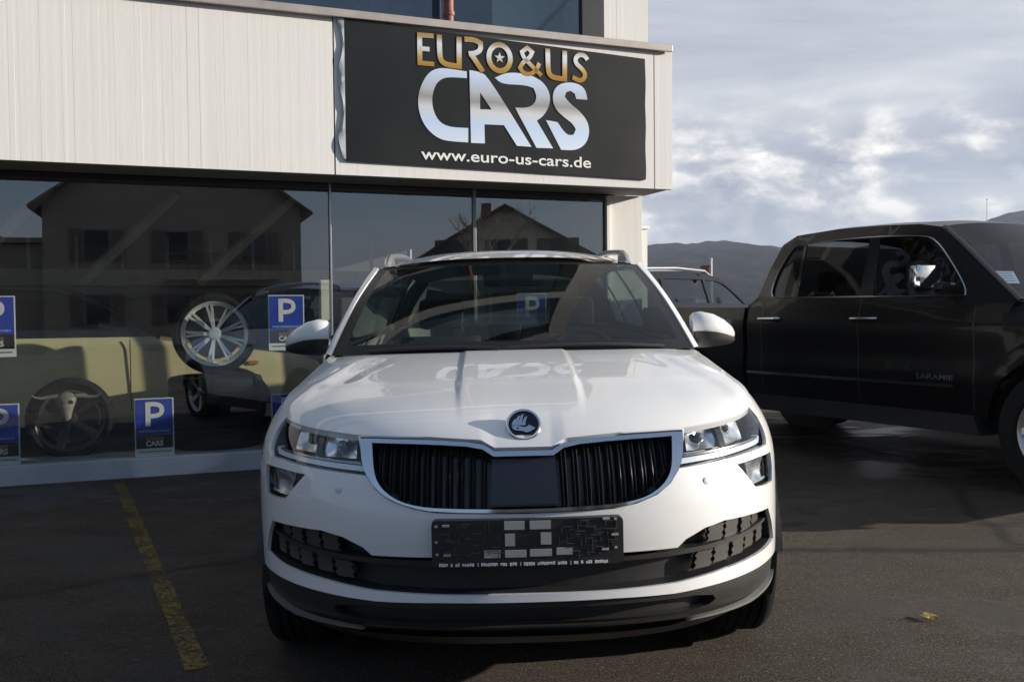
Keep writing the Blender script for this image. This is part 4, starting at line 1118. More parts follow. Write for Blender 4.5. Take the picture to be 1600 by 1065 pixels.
    q = MB(); q.grid([[(sg*(cx0+.02+.18*i/6), 1.452+.25*(.02+.18*i/6), 1.090+.085*j/4) for i in range(7)] for j in range(5)]); q.build('mirror_glass', MT['chrome'], mo)
# back window
q = MB(); bw = [[Vector((lerp(-1, 1, i/12)*lerp(.63, .54, j/6), lerp(4.26, 3.97, j/6)+.05*(1-(i/6-1)**2), lerp(1.14, 1.465, j/6))) for i in range(13)] for j in range(7)]
q.grid(bw); q.build('rear_window', MT['sideglass'], car, smooth=True)
# cabin
q = MB()
rows = []
for (y, z, hw) in ((1.03, 1.030, .68), (1.25, 1.025, .71), (1.50, 1.035, .71), (1.70, 1.030, .71), (1.80, .97, .71), (1.82, .70, .71)):
    rows.append([(lerp(-hw, hw, i/20), y+.08*(abs(i/10-1)**2), z+.012*math.exp(-((i/20-.73)/.12)**2)*(1 if y > 1.4 else 0)) for i in range(21)])
q.grid(rows); q.build('dashboard', MT['dash'], car, smooth=0.8)
q = MB(); q.box((0, 2.9, .40), (1.42, 3.0, .06)); q.box((0, 1.0, .62), (1.3, .05, .7)); q.build('cabin_floor', MT['dash'], car)
q = MB(); ctr = Vector((.37, 1.98, .96)); tilt = Matrix.Translation(ctr) @ Matrix.Rotation(R(-25), 4, 'X')
q.tube([(.185*math.cos(R(a)), 0, .185*math.sin(R(a))) for a in range(0, 361, 12)], .015, 8, mat=tilt); q.box((0, .01, 0), (.16, .05, .11), .02, mat=tilt); q.box((0, .01, 0), (.34, .02, .03), .008, mat=tilt); q.build('steering_wheel', MT['dash'], car, smooth=0.7)
def seat(x, y, w, hd=True, zt=1.10):
    q = MB(); rows = []
    for j in range(9):
        t = j/8; z = lerp(.55, zt, t); hw = w/2*(1-.12*t*t); yc = y+.20*t
        rows.append([(x+hw*math.copysign(abs(math.cos(a))**.5, math.cos(a)), yc+.07*math.copysign(abs(math.sin(a))**.7, math.sin(a)), z) for a in [2*math.pi*k_/20 for k_ in range(20)]])
    q.grid(rows, close=True); q.add(rows[-1], [tuple(range(20))]); q.box((x, y-.22, .56), (w, .5, .16), .05)
    s_ = q.build('seat', MT['cloth'], car, smooth=0.8)
    if hd:
        h = MB(); h.box((x, y+.22, zt+.125), (.25, .09, .17), .035); h.tube([(x-.05, y+.21, zt-.02), (x-.05, y+.21, zt+.06)], .008, 8); h.tube([(x+.05, y+.21, zt-.02), (x+.05, y+.21, zt+.06)], .008, 8); h.build('headrest', MT['cloth'], s_, smooth=0.7)
seat(-.37, 2.40, .50); seat(.37, 2.40, .50); seat(0, 3.30, 1.25, False, 1.05)
for x in (-.38, 0, .38):
    h = MB(); h.box((x, 3.50, 1.10), (.22, .08, .12), .03); h.build('headrest', MT['cloth'], car, smooth=0.7)
q = MB(); q.box((0, 1.86, 1.385), (.24, .03, .065), .014); q.tube([(0, 1.87, 1.40), (0, 1.90, 1.46)], .010, 8); q.build('interior_mirror', MT['black_gloss'], car, smooth=0.6)
# wheels
def wheel_parts(root, r, w, rr, spokes, mats, name='wheel', double=False, out=-1, spw=None):
    """axis along X, outer face towards out*X"""
    hub = MB(); hub.lathe([(-w*.08, 0), (-w*.08, rr*.80), (w*.08, rr*.80), (w*.08, 0)], 36, 'X'); wh = hub.build(name, MT['alu_dark'], root, smooth=0.6)
    t = MB(); pr = [(-w*.40, rr*1.0), (-w*.47, rr*1.05), (-w*.50, (rr+r)/2), (-w*.46, r*.955), (-w*.40, r*.985), (-w*.34, r)]
    grooves = []
    for gx in (-.24, -.08, .08, .24): grooves += [((gx-.025)*w, r), ((gx-.02)*w, r-.009), ((gx+.02)*w, r-.009), ((gx+.025)*w, r)]
    pr = pr+grooves+[(-a, b) for a, b in reversed(pr)]
    t.lathe(pr, 64, 'X')
    t.build('tyre', MT['rubber'], wh, smooth=0.5)
    m = MB(); f = w*.42*out; sw_ = spw or (.066 if double else .12)
    m.lathe([(f*.75, rr*.88), (f*.98, rr*.94), (f*1.05, rr*1.0), (f*1.0, rr*1.03), (f*.6, rr*.99), (-f, rr*.99)], 56, 'X')
    for k_ in range(spokes):
        for dd_ in ((-.09, .09) if double else (0,)):
            a = 2*math.pi*k_/spokes; ww = rr*sw_
            rows = []
            for t_ in (0.12, .3, .55, .8, .94):
                wv = ww*(1.25-.35*t_); a2 = a+dd_*(t_)**.6
                c = Vector((0, math.cos(a2), math.sin(a2)))*rr*t_; sd_ = Vector((0, -math.sin(a2), math.cos(a2))); xx = f*lerp(.62, .98, t_**2)
                rows.append([c+sd_*wv+Vector((xx-f*.18, 0, 0)), c+sd_*wv*.75+Vector((xx, 0, 0)), c-sd_*wv*.75+Vector((xx, 0, 0)), c-sd_*wv+Vector((xx-f*.18, 0, 0))])
            m.grid(rows)
    m.lathe([(f*.55, rr*.22), (f*.70, rr*.18), (f*.74, rr*.10), (f*.74, 0)], 24, 'X')
    m.build('rim', mats, wh, smooth=0.6)
    return wh
first = None
for (x, y, o_) in ((-.80, .90, -1), (.80, .90, 1), (-.80, 3.538, -1), (.80, 3.538, 1)):
    wh = wheel_parts(car, .335, .225, .235, 5, MT['silver'], out=o_, double=True); wh.location = (x, y, .335)
q = MB()
for y in (.90, 3.538):
    for sg in (1, -1): q.lathe([(sg*.62, .42), (sg*.90, .40)], 24, 'X', c=(0, y, .36), a0=math.pi*.02, a1=math.pi*.98); q.lathe([(sg*.62, 0), (sg*.62, .42)], 24, 'X', c=(0, y, .36))
q.box((0, 2.2, .24), (1.5, 3.0, .04)); q.build('underbody', MT['black_pl'], car)
# ---------------------------------------------------------------- other vehicles
def skin_rows(chain, hw, crown=.03, bulge=.0, n=14):
    rows = []
    for (y, z) in chain:
        w = hw(y, z)
        rows.append([(w*(2*i/n-1), y-bulge*(1-(2*i/n-1)**2), z+crown*(1-abs(2*i/n-1)**2.4)) for i in range(n+1)])
    return rows
def subdiv(chain, step=.08):
    out = []
    for (a, b) in zip(chain, chain[1:]):
        k = max(1, int(math.hypot(b[0]-a[0], b[1]-a[1])/step))
        for j in range(k): out.append((lerp(a[0], b[0], j/k), lerp(a[1], b[1], j/k)))
    out.append(chain[-1]); return out
def sidemap(hw, sg):
    return lambda y, z, off=0.: (sg*(hw(y, z)-off), y, z)

# --- the black pickup
MT['black_paint'] = P('black_truck_paint', (0.004, 0.004, 0.0045), 0.35, coat=0.16, spec=0.12, var=0.15, coat_rough=0.025)
MT['truckglass'] = glass('dark_cab_glass', (0.13, 0.14, 0.14), 0.35, 0.0)
MT['truckws'] = glass('truck_windscreen', (0.40, 0.46, 0.55), 0.5, 0.01)
trk = thing('pickup_truck', 'black crew cab pickup truck with chrome window surround, cut off by the right edge', 'truck', (4.313, 6.289, 0), R(28))
def thw(y, z):
    w = interp([(.40, .95), (.55, .975), (.75, 1.0), (1.0, 1.0), (1.18, .985), (1.28, .965), (1.34, .940), (1.60, .865), (1.80, .800), (1.90, .745)], z)
    if y < .3: w = min(w, interp([(.9, 1.0), (1.12, .985), (1.22, .93), (1.30, .86)], z))
    if y < -.35: w -= .16*((-.35-y)/.6)**2
    if y > 2.45 and z > 1.3: w -= .05*(y-2.45)/.35
    w += .022*math.exp(-((math.hypot(y, z-.42)-.55)/.07)**2)*(1 if z < 1.0 else 0)
    w += .010*math.exp(-((z-1.10)/.05)**2) - .012*math.exp(-((z-.88)/.10)**2)
    return w
hoodc = [(-.93, .98), (-.90, 1.10), (-.80, 1.165), (-.45, 1.205), (0, 1.235), (.28, 1.262)]
wsch = [(.30, 1.275), (.45, 1.39), (.64, 1.545), (.82, 1.69), (1.0, 1.825)]
roofc = [(1.0, 1.825), (1.2, 1.862), (1.6, 1.885), (2.0, 1.893), (2.45, 1.872), (2.60, 1.80)]
backc = [(2.60, 1.80), (2.70, 1.60), (2.82, 1.28)]
twin = smoothpoly([(2.625, 1.40), (2.60, 1.54), (2.47, 1.755), (2.36, 1.79), (1.73, 1.80), (1.16, 1.775), (1.02, 1.735), (.84, 1.55), (.70, 1.375), (.69, 1.32), (.80, 1.315), (2.50, 1.335), (2.60, 1.35)], 2, keep=1.0)
arch_ = [(.50*math.cos(R(a)), .42+.50*math.sin(R(a))) for a in range(-14, 195, 8)]
cab_o = [(-.93, .60)]+hoodc[:]+wsch[:]+roofc[1:]+backc[1:]+[(2.84, .48), (.45, .46), (-.90, .50)]
for sg in (-1, 1):
    q = panel_mb(sidemap(thw, sg), cab_o, [twin, arch_], .06, .03); q.build('body', MT['black_paint'], trk, smooth=0.5)
    L_ = [p for p in twin]
    q = MB(); o1 = [(y, z) for y, z in twin]; cyc = Vector((1.65, 1.56))
    ring = densify(twin, .04); rows = []
    for (y, z) in ring:
        d = (Vector((y, z))-cyc).normalized(); a = (y-d.x*.008, z-d.y*.008); b = (y+d.x*.009, z+d.y*.009)
        rows.append([sidemap(thw, sg)(a[0], a[1], .004), sidemap(thw, sg)(y, z, -.007), sidemap(thw, sg)(b[0], b[1], .004)])
    V = [p for r in rows for p in r]; n = len(rows); F = []
    for i in range(n):
        for j in range(2): F.append((3*i+j, 3*i+j+1, 3*((i+1) % n)+j+1, 3*((i+1) % n)+j))
    q.add(V, F); q.build('window_surround', MT['silver'], trk, smooth=True)
    # glass: rear door, front door, split by the B pillar
    rear_w = [p for p in twin if p[0] > 1.62]; front_w = [p for p in twin if p[0] < 1.52]
    q = panel_mb(sidemap(thw, sg), twin, (), .06, 0, off=.018); sw = q.build('side_window', MT['truckglass'], trk, smooth=True)
    q = panel_mb(sidemap(thw, sg), [(1.50, 1.33), (1.62, 1.33), (1.64, 1.795), (1.54, 1.795)], (), .06, .01, off=.010); q.build('b_pillar', MT['black_gloss'], trk, smooth=0.5)
    q = panel_mb(sidemap(thw, sg), [(2.28, 1.345), (2.31, 1.345), (2.33, 1.78), (2.30, 1.78)], (), .06, .01, off=.010); q.build('window_divider', MT['black_gloss'], sw, smooth=0.5)
    for y0 in (2.55, 1.53):
        hd = MB(); a = [Vector(sidemap(thw, sg)(y0+d, 1.155, o_)) for d, o_ in ((.115, 0), (.095, -.035), (-.095, -.035), (-.115, 0))]; hd.tube(a, .017, 10, flat=.8); hd.build('door_handle', MT['chrome'], trk, smooth=True)
    for (yy, z0, z1) in ((.585, .52, 1.25), (1.575, .52, 1.32), (2.64, .56, 1.30)):
        q = panel_mb(sidemap(thw, sg), [(yy, z0), (yy+.009, z0), (yy+.009, z1), (yy, z1)], (), .08, 0, off=-.0015); q.build('shut_line', MT['black_pl'], trk)
    q = panel_mb(sidemap(thw, sg), [(.74, .672), (2.82, .672), (2.82, .694), (.74, .694)], (), .06, .02, off=-.014); q.build('side_moulding', MT['chrome_dark'], trk, smooth=0.5)
    q = panel_mb(sidemap(thw, sg), [(.52, .36), (2.75, .36), (2.72, .49), (.56, .49)], (), .08, .25, off=-.05); q.build('running_board', MT['black_pl'], trk, smooth=0.5)
    # mirror
    q = MB(); q.box((sg*1.14, .86, 1.452), (.24, .10, .165), .035); mo = q.build('wing_mirror', MT['chrome'], trk, smooth=0.8)
    q = MB(); q.box((sg*1.14, .915, 1.452), (.19, .012, .125), .01); q.box((sg*.99, .82, 1.385), (.16, .07, .05), .018); q.build('mirror_base', MT['black_pl'], mo, smooth=0.6)
    # letters on the front door
    if sg < 0:
        tm = Matrix.Translation((-(thw(.9, .74)+.004), 1.045, 0)) @ Matrix.Rotation(R(-90), 4, 'Z')
        q = text_mb('LARAMIE', 0, .30, .722, .760, .004, 0, bold=.02, mat=tm); q.build('door_badge', MT['chrome_dark'], trk)
def part_skin(chain, name, mat, crown, bulge=0., step=.06):
    q = MB(); q.grid(skin_rows(subdiv(chain, step), lambda y, z: thw(y, z)+.001, crown, bulge)); return q.build(name, mat, trk, smooth=0.8)
part_skin(hoodc, 'bonnet', MT['black_paint'], .05)
q = MB(); r_ = skin_rows(subdiv(wsch, .08), thw, .045, .05); q.grid([[Vector(r[1]).lerp(Vector(r[-2]), (i/14)) if False else Vector(r[i]) for i in range(15)] for r in r_]); wst = q.build('windscreen', MT['truckws'], trk, smooth=True)
for k_ in (0, 13):
    r2_ = [[Vector(r[0])]+[Vector(r[0]).lerp(Vector(r[1]), .45)]+[Vector(p) for p in r[2:-2]]+[Vector(r[-1]).lerp(Vector(r[-2]), .45), Vector(r[-1])] for r in r_]
    q = MB(); q.grid([[Vector(r[k_])+Vector((0, -.004, .004)), Vector(r[k_]).lerp(Vector(r[k_+1]), .5)+Vector((0, -.006, .008)), Vector(r[k_+1])+Vector((0, -.004, .004))] for r in r2_])
    q.build('a_pillar', MT['black_paint'], trk, smooth=True)
part_skin(roofc, 'roof', MT['black_paint'], .050)
part_skin(backc, 'rear_window', MT['truckglass'], .0)
q = MB(); q.grid([[(lerp(-.97, .97, i/6), 2.835, lerp(.5, 1.28, j/4)) for i in range(7)] for j in range(5)]); q.build('cab_back', MT['black_paint'], trk)
# front
q = MB(); q.box((0, -.93, .72), (1.62, .10, .30), .03); q.build('front_bumper', MT['chrome'], trk, smooth=0.6)
q = MB(); q.box((0, -.91, 1.00), (1.12, .05, .26), .02); q.box((0, -.95, 1.0), (1.0, .03, .03), .01); q.build('radiator_grille', MT['chrome_dark'], trk, smooth=0.6)
for sg in (-1, 1):
    q = MB(); q.box((sg*.70, -.89, 1.03), (.26, .08, .15), .03); q.build('headlight', MT['refl'], trk, smooth=0.6)
# bed
bed_o = [(2.88, .55), (2.88, 1.255), (4.84, 1.275), (4.86, .62), (4.2, .52)]
bar_ = [(3.67+.49*math.cos(R(a)), .42+.49*math.sin(R(a))) for a in range(-14, 195, 8)]
for sg in (-1, 1):
    q = panel_mb(sidemap(lambda y, z: thw(1.5, min(z, 1.26)), sg), bed_o, [bar_], .08, .06); q.build('bed_side', MT['black_paint'], trk, smooth=0.5)
q = MB(); q.box((0, 3.85, .75), (1.60, 1.9, .06)); q.box((0, 4.84, .95), (1.84, .06, .62), .02); q.box((0, 2.92, .95), (1.8, .05, .56)); q.build('bed_floor', MT['black_paint'], trk)
# cabin of the truck
q = MB(); q.box((0, 1.7, .62), (1.7, 2.2, .08)); q.box((0, .52, 1.16), (1.66, .45, .20), .06); q.build('dashboard', MT['dash'], trk, smooth=0.6)
for x in (-.42, .42):
    for y in (1.45, 2.35):
        q = MB(); q.box((x, y, 1.0), (.52, .16, .72), .06); q.box((x, y-.25, .72), (.52, .5, .16), .05); st_ = q.build('seat', MT['cloth'], trk, smooth=0.7)
        q = MB(); q.box((x, y+.02, 1.47), (.27, .10, .18), .035); q.tube([(x, y+.02, 1.34), (x, y+.02, 1.40)], .012, 8); q.build('headrest', MT['cloth'], st_, smooth=0.7)
q = MB(); q.tube([(-.86, 1.57, 1.30), (-.83, 1.56, 1.56)], .020, 8, flat=.4)
MT['belt'] = P('pale_light_slit', (0.55, 0.60, 0.55), 0.5); q.build('light_slit', MT['belt'], trk, smooth=True)  # pale strip standing in for light showing between B pillar and headrest
q = MB(); q.grid(skin_rows(subdiv([(1.05, 1.80), (1.6, 1.84), (2.4, 1.83)], .2), lambda y, z: .72, .04)); q.build('headliner', MT['cloth'], trk, smooth=True)
# sheet of paper behind the windscreen is a thing of its own
pap = MB(); pm_ = Matrix.Translation(trk.location) @ Matrix.Rotation(R(28), 4, 'Z') @ Matrix.Translation((-.64, .585, 1.440)) @ Matrix.Rotation(R(-30), 4, 'X')
pap.box((0, 0, 0), (.20, .003, .10), mat=pm_)
MT['paper'] = P('white_paper', (0.80, 0.80, 0.80), 0.6, var=0.02); MT['ink'] = P('grey_ink', (0.25, 0.25, 0.28), 0.6)
po = pap.build('price_sheet', MT['paper']); tag(po, 'white sheet of paper propped behind the windscreen of the black pickup', 'paper')
ik = MB()
for k_ in range(4): ik.box((-.01+.01*(k_ % 2), -.0025, .032-.021*k_), (.15-.03*(k_ % 2), .002, .005), mat=pm_)
ik.build('printed_lines', MT['ink'], po)
for (x, y, o_) in ((-.87, 0, -1), (.87, 0, 1), (-.87, 3.67, -1), (.87, 3.67, 1)):
    wh = wheel_parts(trk, .42, .28, .275, 6, MT['silver'], out=o_, double=False); wh.location = (x, y, .42)
q = MB()
for y in (0, 3.67):
    for sg in (-1, 1): q.lathe([(sg*.60, .50), (sg*.93, .49)], 24, 'X', c=(0, y, .42), a0=0, a1=math.pi); q.lathe([(sg*.60, 0), (sg*.60, .50)], 24, 'X', c=(0, y, .42))
q.box((0, 1.9, .42), (1.5, 5.4, .10)); q.build('chassis', MT['black_pl'], trk)

# --- simple cars further off
def estate(root, hw0, chain_front, ws_, roof_, back_, low, windows, arches, paint, glassm, rails=None, tumble=.78, belt=1.0, step=.1, wr=.33, upper=None):
    zr = max(z for y, z in roof_)
    def hw(y, z):
        w = interp([(low, hw0*.96), (low+.25, hw0), (belt-.12, hw0*.985), (belt, hw0*.95), (zr, hw0*tumble)], z)
        y0 = chain_front[0][0]; y1 = back_[-1][0]
        w -= .14*max(0, (y0+.45-y)/.45)**2+.10*max(0, (y-(y1-.4))/.4)**2
        return w
    o = chain_front+ws_[1:]+roof_[1:]+back_[1:]+[(back_[-1][0], low), (chain_front[0][0], low)]
    for sg in (-1, 1):
        q = panel_mb(sidemap(hw, sg), o, list(windows)+list(arches), step, .03, extra=[[(o[0][0]-.1, belt-.021), (back_[-1][0]+.1, belt-.021), (back_[-1][0]+.1, belt-.019), (o[0][0]-.1, belt-.019)]] if upper else ())
        if upper: q.m = [1 if sum(q.v[i][2] for i in f)/len(f) > belt-.02 else 0 for f in q.f]
        q.build('body', [paint, upper] if upper else paint, root, smooth=0.5)
        for wdw in windows:
            q = panel_mb(sidemap(hw, sg), wdw, (), step, 0, off=.015); q.build('side_window', glassm, root, smooth=True)
        if rails:
            q = MB(); q.tube([(sg*hw0*tumble*.95, y, z) for y, z in rails], .018, 8); q.build('roof_rail', MT['silver'], root, smooth=True)
        for (yy) in (windows[0][0][0],):
            pass
    def sk(ch, name, m, crown):
        q = MB(); q.grid(skin_rows(subdiv(ch, .1), lambda y, z: hw(y, z)+.001, crown, .02)); return q.build(name, m, root, smooth=0.8)
    sk([(chain_front[0][0], low)]+chain_front, 'bonnet', paint, .03); sk(ws_, 'windscreen', glassm, .03); sk(roof_, 'roof', upper or paint, .04); sk(back_[:2], 'rear_window', glassm, .02); sk(back_[1:]+[(back_[-1][0], low)], 'tailgate', paint, .0)
    q = MB(); q.box((0, (chain_front[0][0]+back_[-1][0])/2, low+.02), (hw0*1.7, back_[-1][0]-chain_front[0][0]-.2, .06)); q.box((0, roof_[0][0]+.3, belt-.05), (hw0*1.5, .2, .35), .05); q.box((0, roof_[0][0]+1.2, belt-.05), (hw0*1.5, .2, .35), .05); q.build('cabin', MT['dash'], root)
    return hw
dk = thing('shade_blocker_estate', 'unseen dark estate car added beyond the black pickup to shade the ground beneath it', 'car', (4.313+.883*2.75+.469*.1, 6.289+.469*2.75-.883*.1, 0), R(28))  # added unseen car, keeps low sun off the ground under the pickup
MT['dk_paint'] = P('dark_blue_paint', (0.012, 0.014, 0.018), 0.10, spec=0.4)
estate(dk, .90, [(-.90, .62), (-.86, .80), (-.60, .90), (.35, 1.00)], [(.35, 1.00), (.75, 1.25), (1.10, 1.42)], [(1.10, 1.42), (1.4, 1.47), (2.3, 1.48), (3.2, 1.42)], [(3.2, 1.42), (3.65, 1.05), (3.7, .55)], .20,
    [smoothpoly([(.90, 1.08), (1.80, 1.09), (1.82, 1.40), (1.22, 1.38)], 1, keep=.9), smoothpoly([(1.88, 1.09), (3.05, 1.10), (2.95, 1.38), (1.90, 1.40)], 1, keep=.9)],
    [[(c+.36*math.cos(R(a)), .32+.36*math.sin(R(a))) for a in range(0, 181, 10)] for c in (0, 2.75)], MT['dk_paint'], MT['sideglass'], belt=1.05)
for (x, y, o_) in ((-.78, 0, -1), (.78, 0, 1), (-.78, 2.75, -1), (.78, 2.75, 1)):
    wh = wheel_parts(dk, .33, .21, .22, 5, MT['silver'], out=o_); wh.location = (x, y, .33)
MT['grey_paint'] = P('grey_brown_paint', (0.030, 0.026, 0.024), 0.10, 0.0, coat=0.0, spec=0.35, var=0.04)
suv = thing('dark_suv', 'dark SUV with pale roof rails parked beyond the bed of the black pickup', 'car', (2.10, 13.23, 0), R(137))
AXF, AXR = -1.35, 1.22
hs_ = estate(suv, .92, [(-2.2, .75), (-2.15, .98), (-1.9, 1.08), (-1.15, 1.17)], [(-1.15, 1.17), (-.85, 1.38), (-.55, 1.60), (-.35, 1.69)], [(-.35, 1.69), (-.1, 1.735), (.5, 1.765), (1.2, 1.745), (1.62, 1.70)], [(1.62, 1.70), (1.90, 1.20), (1.96, .7)], .36,
    [smoothpoly([(-.90, 1.325), (-.02, 1.335), (.0, 1.655), (-.38, 1.640), (-.60, 1.53)], 1, keep=.9), smoothpoly([(.06, 1.335), (1.02, 1.355), (1.00, 1.655), (.07, 1.66)], 1, keep=.9), smoothpoly([(1.10, 1.36), (1.48, 1.40), (1.38, 1.62), (1.09, 1.65)], 1, keep=.9)],
    [[(c+.39*math.cos(R(a)), .35+.39*math.sin(R(a))) for a in range(0, 181, 10)] for c in (AXF, AXR)], MT['grey_paint'], MT['sideglass'], rails=[(-.25, 1.715), (-.1, 1.78), (.6, 1.80), (1.35, 1.775), (1.5, 1.71)], belt=1.28, upper=MT['dk_paint'])
for (x, y, o_) in ((-.80, AXF, -1), (.80, AXF, 1), (-.80, AXR, -1), (.80, AXR, 1)):
    wh = wheel_parts(suv, .36, .22, .25, 5, MT['silver'], out=o_); wh.location = (x, y, .36)
MT['beige_paint'] = P('beige_paint', (0.66, 0.58, 0.33), 0.38, coat=0.8, var=0.05)
def fpt(x, y, z=0.): return (x*math.cos(AL)-y*math.sin(AL), BY+x*math.sin(AL)+y*math.cos(AL), z)
bei = thing('beige_car', 'beige estate car standing inside the showroom behind the tyre stack', 'car', fpt(-2.30, 1.92, .12), AL+R(90))
estate(bei, .84, [(-.82, .52), (-.80, .66), (-.60, .74), (.62, .90)], [(.62, .90), (.90, 1.09), (1.25, 1.27)], [(1.25, 1.27), (1.5, 1.33), (2.3, 1.36), (3.0, 1.33)], [(3.0, 1.33), (3.45, .95), (3.5, .5)], .18,
    [smoothpoly([(.98, .99), (1.86, 1.0), (1.88, 1.27), (1.38, 1.25)], 1, keep=.9), smoothpoly([(1.94, 1.0), (2.85, 1.01), (2.82, 1.27), (1.96, 1.28)], 1, keep=.9)],
    [[(c+.34*math.cos(R(a)), .30+.34*math.sin(R(a))) for a in range(0, 181, 10)] for c in (0, 2.6)], MT['beige_paint'], MT['sideglass'], belt=.95, upper=MT['dk_paint'])
for (x, y, o_) in ((-.74, 0, -1), (.74, 0, 1), (-.74, 2.6, -1), (.74, 2.6, 1)):
    wh = wheel_parts(bei, .30, .19, .20, 6, MT['alu_dark'], out=o_); wh.location = (x, y, .30)
q = MB(); q.box((-.845, -.18, .68), (.012, .09, .035), .004); q.build('side_indicator', MT['amber'], bei)
q = MB(); q.box((-.845, .86, .60), (.008, .008, .62)); q.build('door_gap', MT['black_pl'], bei)

# --- wheels on show
w1 = thing('display_wheel', 'chrome spoked wheel with its tyre standing on top of the tyre stack in the window', 'wheel', fpt(-2.49, .40, .745+.335), R(107))
MT['brightrim'] = P('polished_rim', (0.90, 0.90, 0.88), 0.26, 0.45, var=0.08)
wheel_parts(w1, .335, .25, .262, 9, MT['brightrim'], out=-1, double=True, spw=.046)
def tyre_thing(loc, label):
    t = MB(); pr = [(-.13, .235), (-.145, .25), (-.152, .31), (-.140, .365), (-.12, .376), (-.10, .380)]
    for gx in (-.06, -.02, .02, .06): pr += [(gx-.007, .380), (gx-.005, .370), (gx+.005, .370), (gx+.007, .380)]
    pr += [(-a, b) for a, b in reversed(pr[:6])]
    t.lathe(pr, 72, 'Z'); t.lathe([(-.13, .235), (-.11, .225), (.11, .225), (.13, .235)], 72, 'Z')
    return tag(t.build('tyre', MT['rubber'], smooth=0.5, loc=loc), label, 'tyre', 'tyres in the window stack')
tyre_thing(fpt(-2.49, .50, .12+.153), 'bottom black tyre of the stack under the chrome wheel')
tyre_thing(fpt(-2.485, .49, .12+.153*3+.002), 'upper black tyre of the stack, carrying the chrome wheel')
w2 = thing('black_wheel', 'black spoked wheel behind the showroom glass with a pale horned skull over it', 'wheel', fpt(-3.59, .40, .12+.315), AL+R(90))
MT['dark_rim'] = P('dark_rim', (0.06, 0.06, 0.062), 0.3, 0.7, var=0.15)
wheel_parts(w2, .315, .22, .255, 5, MT['dark_rim'], out=-1, double=True)
MT['bone'] = P('bone_white', (0.22, 0.20, 0.17), 0.5, var=0.25, vscale=18)
sk_ = MB(); rows = []
for (z, w, d, yo) in ((.24, .012, .012, -.03), (.22, .040, .035, -.02), (.16, .050, .045, -.012), (.10, .066, .055, .0), (.04, .085, .060, .012), (.0, .092, .060, .02), (-.035, .080, .050, .03), (-.06, .04, .03, .035), (-.066, .004, .004, .035)):
    rows.append([(w*math.cos(2*math.pi*k_/20), yo-d*math.sin(2*math.pi*k_/20), .07-z*.9) for k_ in range(20)])
sk_.grid(rows, close=True)
sko = thing('skull_ornament', 'pale horned animal skull ornament hanging in front of the black wheel', 'ornament', fpt(-3.60, .20, .55), AL)
sko.scale = (.78, .78, .78)
sk_.build('skull', MT['bone'], sko, smooth=True)
for sg in (-1, 1):
    h = MB(); h.tube([(sg*.075, .02, .09), (sg*.15, .02, .085), (sg*.22, .015, .075), (sg*.28, .0, .085), (sg*.31, -.01, .115)], [.024, .021, .017, .011, .004], 12); h.build('horn', MT['bone'] if sg > 0 else MT['bone'], sko, smooth=True)
    h = MB(); h.lathe([(-.0, 0), (.0, .018), (.004, .020)], 16, 'Y', c=(sg*.045, -.052, .035)); h.build('eye_socket', MT['black_pl'], sko, smooth=True)

# ---------------------------------------------------------------- land beyond
def hills_material():
    m, nt, o = new_mat('autumn_forest'); b = nt.nodes.new('ShaderNodeBsdfPrincipled'); lk(nt, b.outputs[0], o.inputs[0]); b.inputs['Roughness'].default_value = 1.0
    b.inputs['Specular IOR Level'].default_value = 0.0
    a = nnoise(nt, .016, 9, 0.78); c = nnoise(nt, .09, 7, 0.75)
    col = nramp(nt, a, [(.32, (.026, .032, .036)), (.46, (.050, .038, .036)), (.58, (.085, .046, .042)), (.70, (.042, .044, .040))])
    col = nmix(nt, nramp(nt, c, [(.42, .85), (.58, 0.)]), col, (.014, .018, .018)); lk(nt, col, b.inputs['Base Color']); return m
def hill(name, ridge, y0, yr, y1, seed, amp=4.):
    from mathutils import noise as mn
    q = MB(); rows = []
    nx, ny = 520, 50; xa, xb = ridge[0][0], ridge[-1][0]
    for j in range(ny+1):
        y = lerp(y0, y1, j/ny); t = (y-y0)/(yr-y0) if y < yr else 1-(y-yr)/(y1-yr)
        pr = t**.8*(1.0) if y < yr else t
        row = []
        for i in range(nx+1):
            x = lerp(xa, xb, i/nx); h = interp(ridge, x)*pr
            n_ = mn.fractal(Vector((x*.012+seed, y*.012, seed)), 1.0, 2.0, 5)*amp*min(1, pr*2)+mn.noise(Vector((x*.09, y*.09, seed)))*2.0*min(1, pr*2)
            row.append((x, y, h+n_-.5))
        rows.append(row)
    q.grid(rows); return tag(q.build(name, HM, smooth=True), kind='structure')
HM = hills_material()
hill('hills', [(-900, 30), (-200, 45), (100, 63), (150, 67), (180, 69), (205, 72), (226, 68), (249, 65), (330, 62), (420, 76), (459, 88), (471, 92), (496, 97), (620, 112), (900, 80), (1300, 40)], 420, 900, 1500, 3.3, 2.5)
# small far-off marks on the skyline
MT['brick'] = P('red_brick', (0.20, 0.09, 0.07), 0.8, var=0.2)
q = MB(); q.box((0, 0, 2.3), (.55, .55, 4.6), .03); q.box((0, 0, 4.65), (.70, .70, .14), .02); tag(q.build('brick_chimney', MT['brick'], loc=(14.6, 70, 0)), 'small far red brick chimney above the roof of the dark SUV', 'chimney')
q = MB(); q.tube([(0, 0, 0), (0, 0, 5.1)], [.10, .08], 10); q.lathe([(5.1, .10), (5.2, .12), (5.28, 0)], 10, 'Z'); tag(q.build('white_post', MT['jamb'], loc=(15.05, 70, 0), smooth=True), 'thin white post standing right beside the far brick chimney', 'post')
q = MB(); q.tube([(0, 0, 0), (0, 0, 24.5)], [.13, .07], 8); q.lathe([(24.5, .07), (24.6, .16), (24.75, .16), (24.85, 0)], 8, 'Z'); tag(q.build('mast', MT['alu'], loc=(102.3, 200, 0), smooth=True), 'thin far mast on the skyline above the pickup windscreen', 'mast')

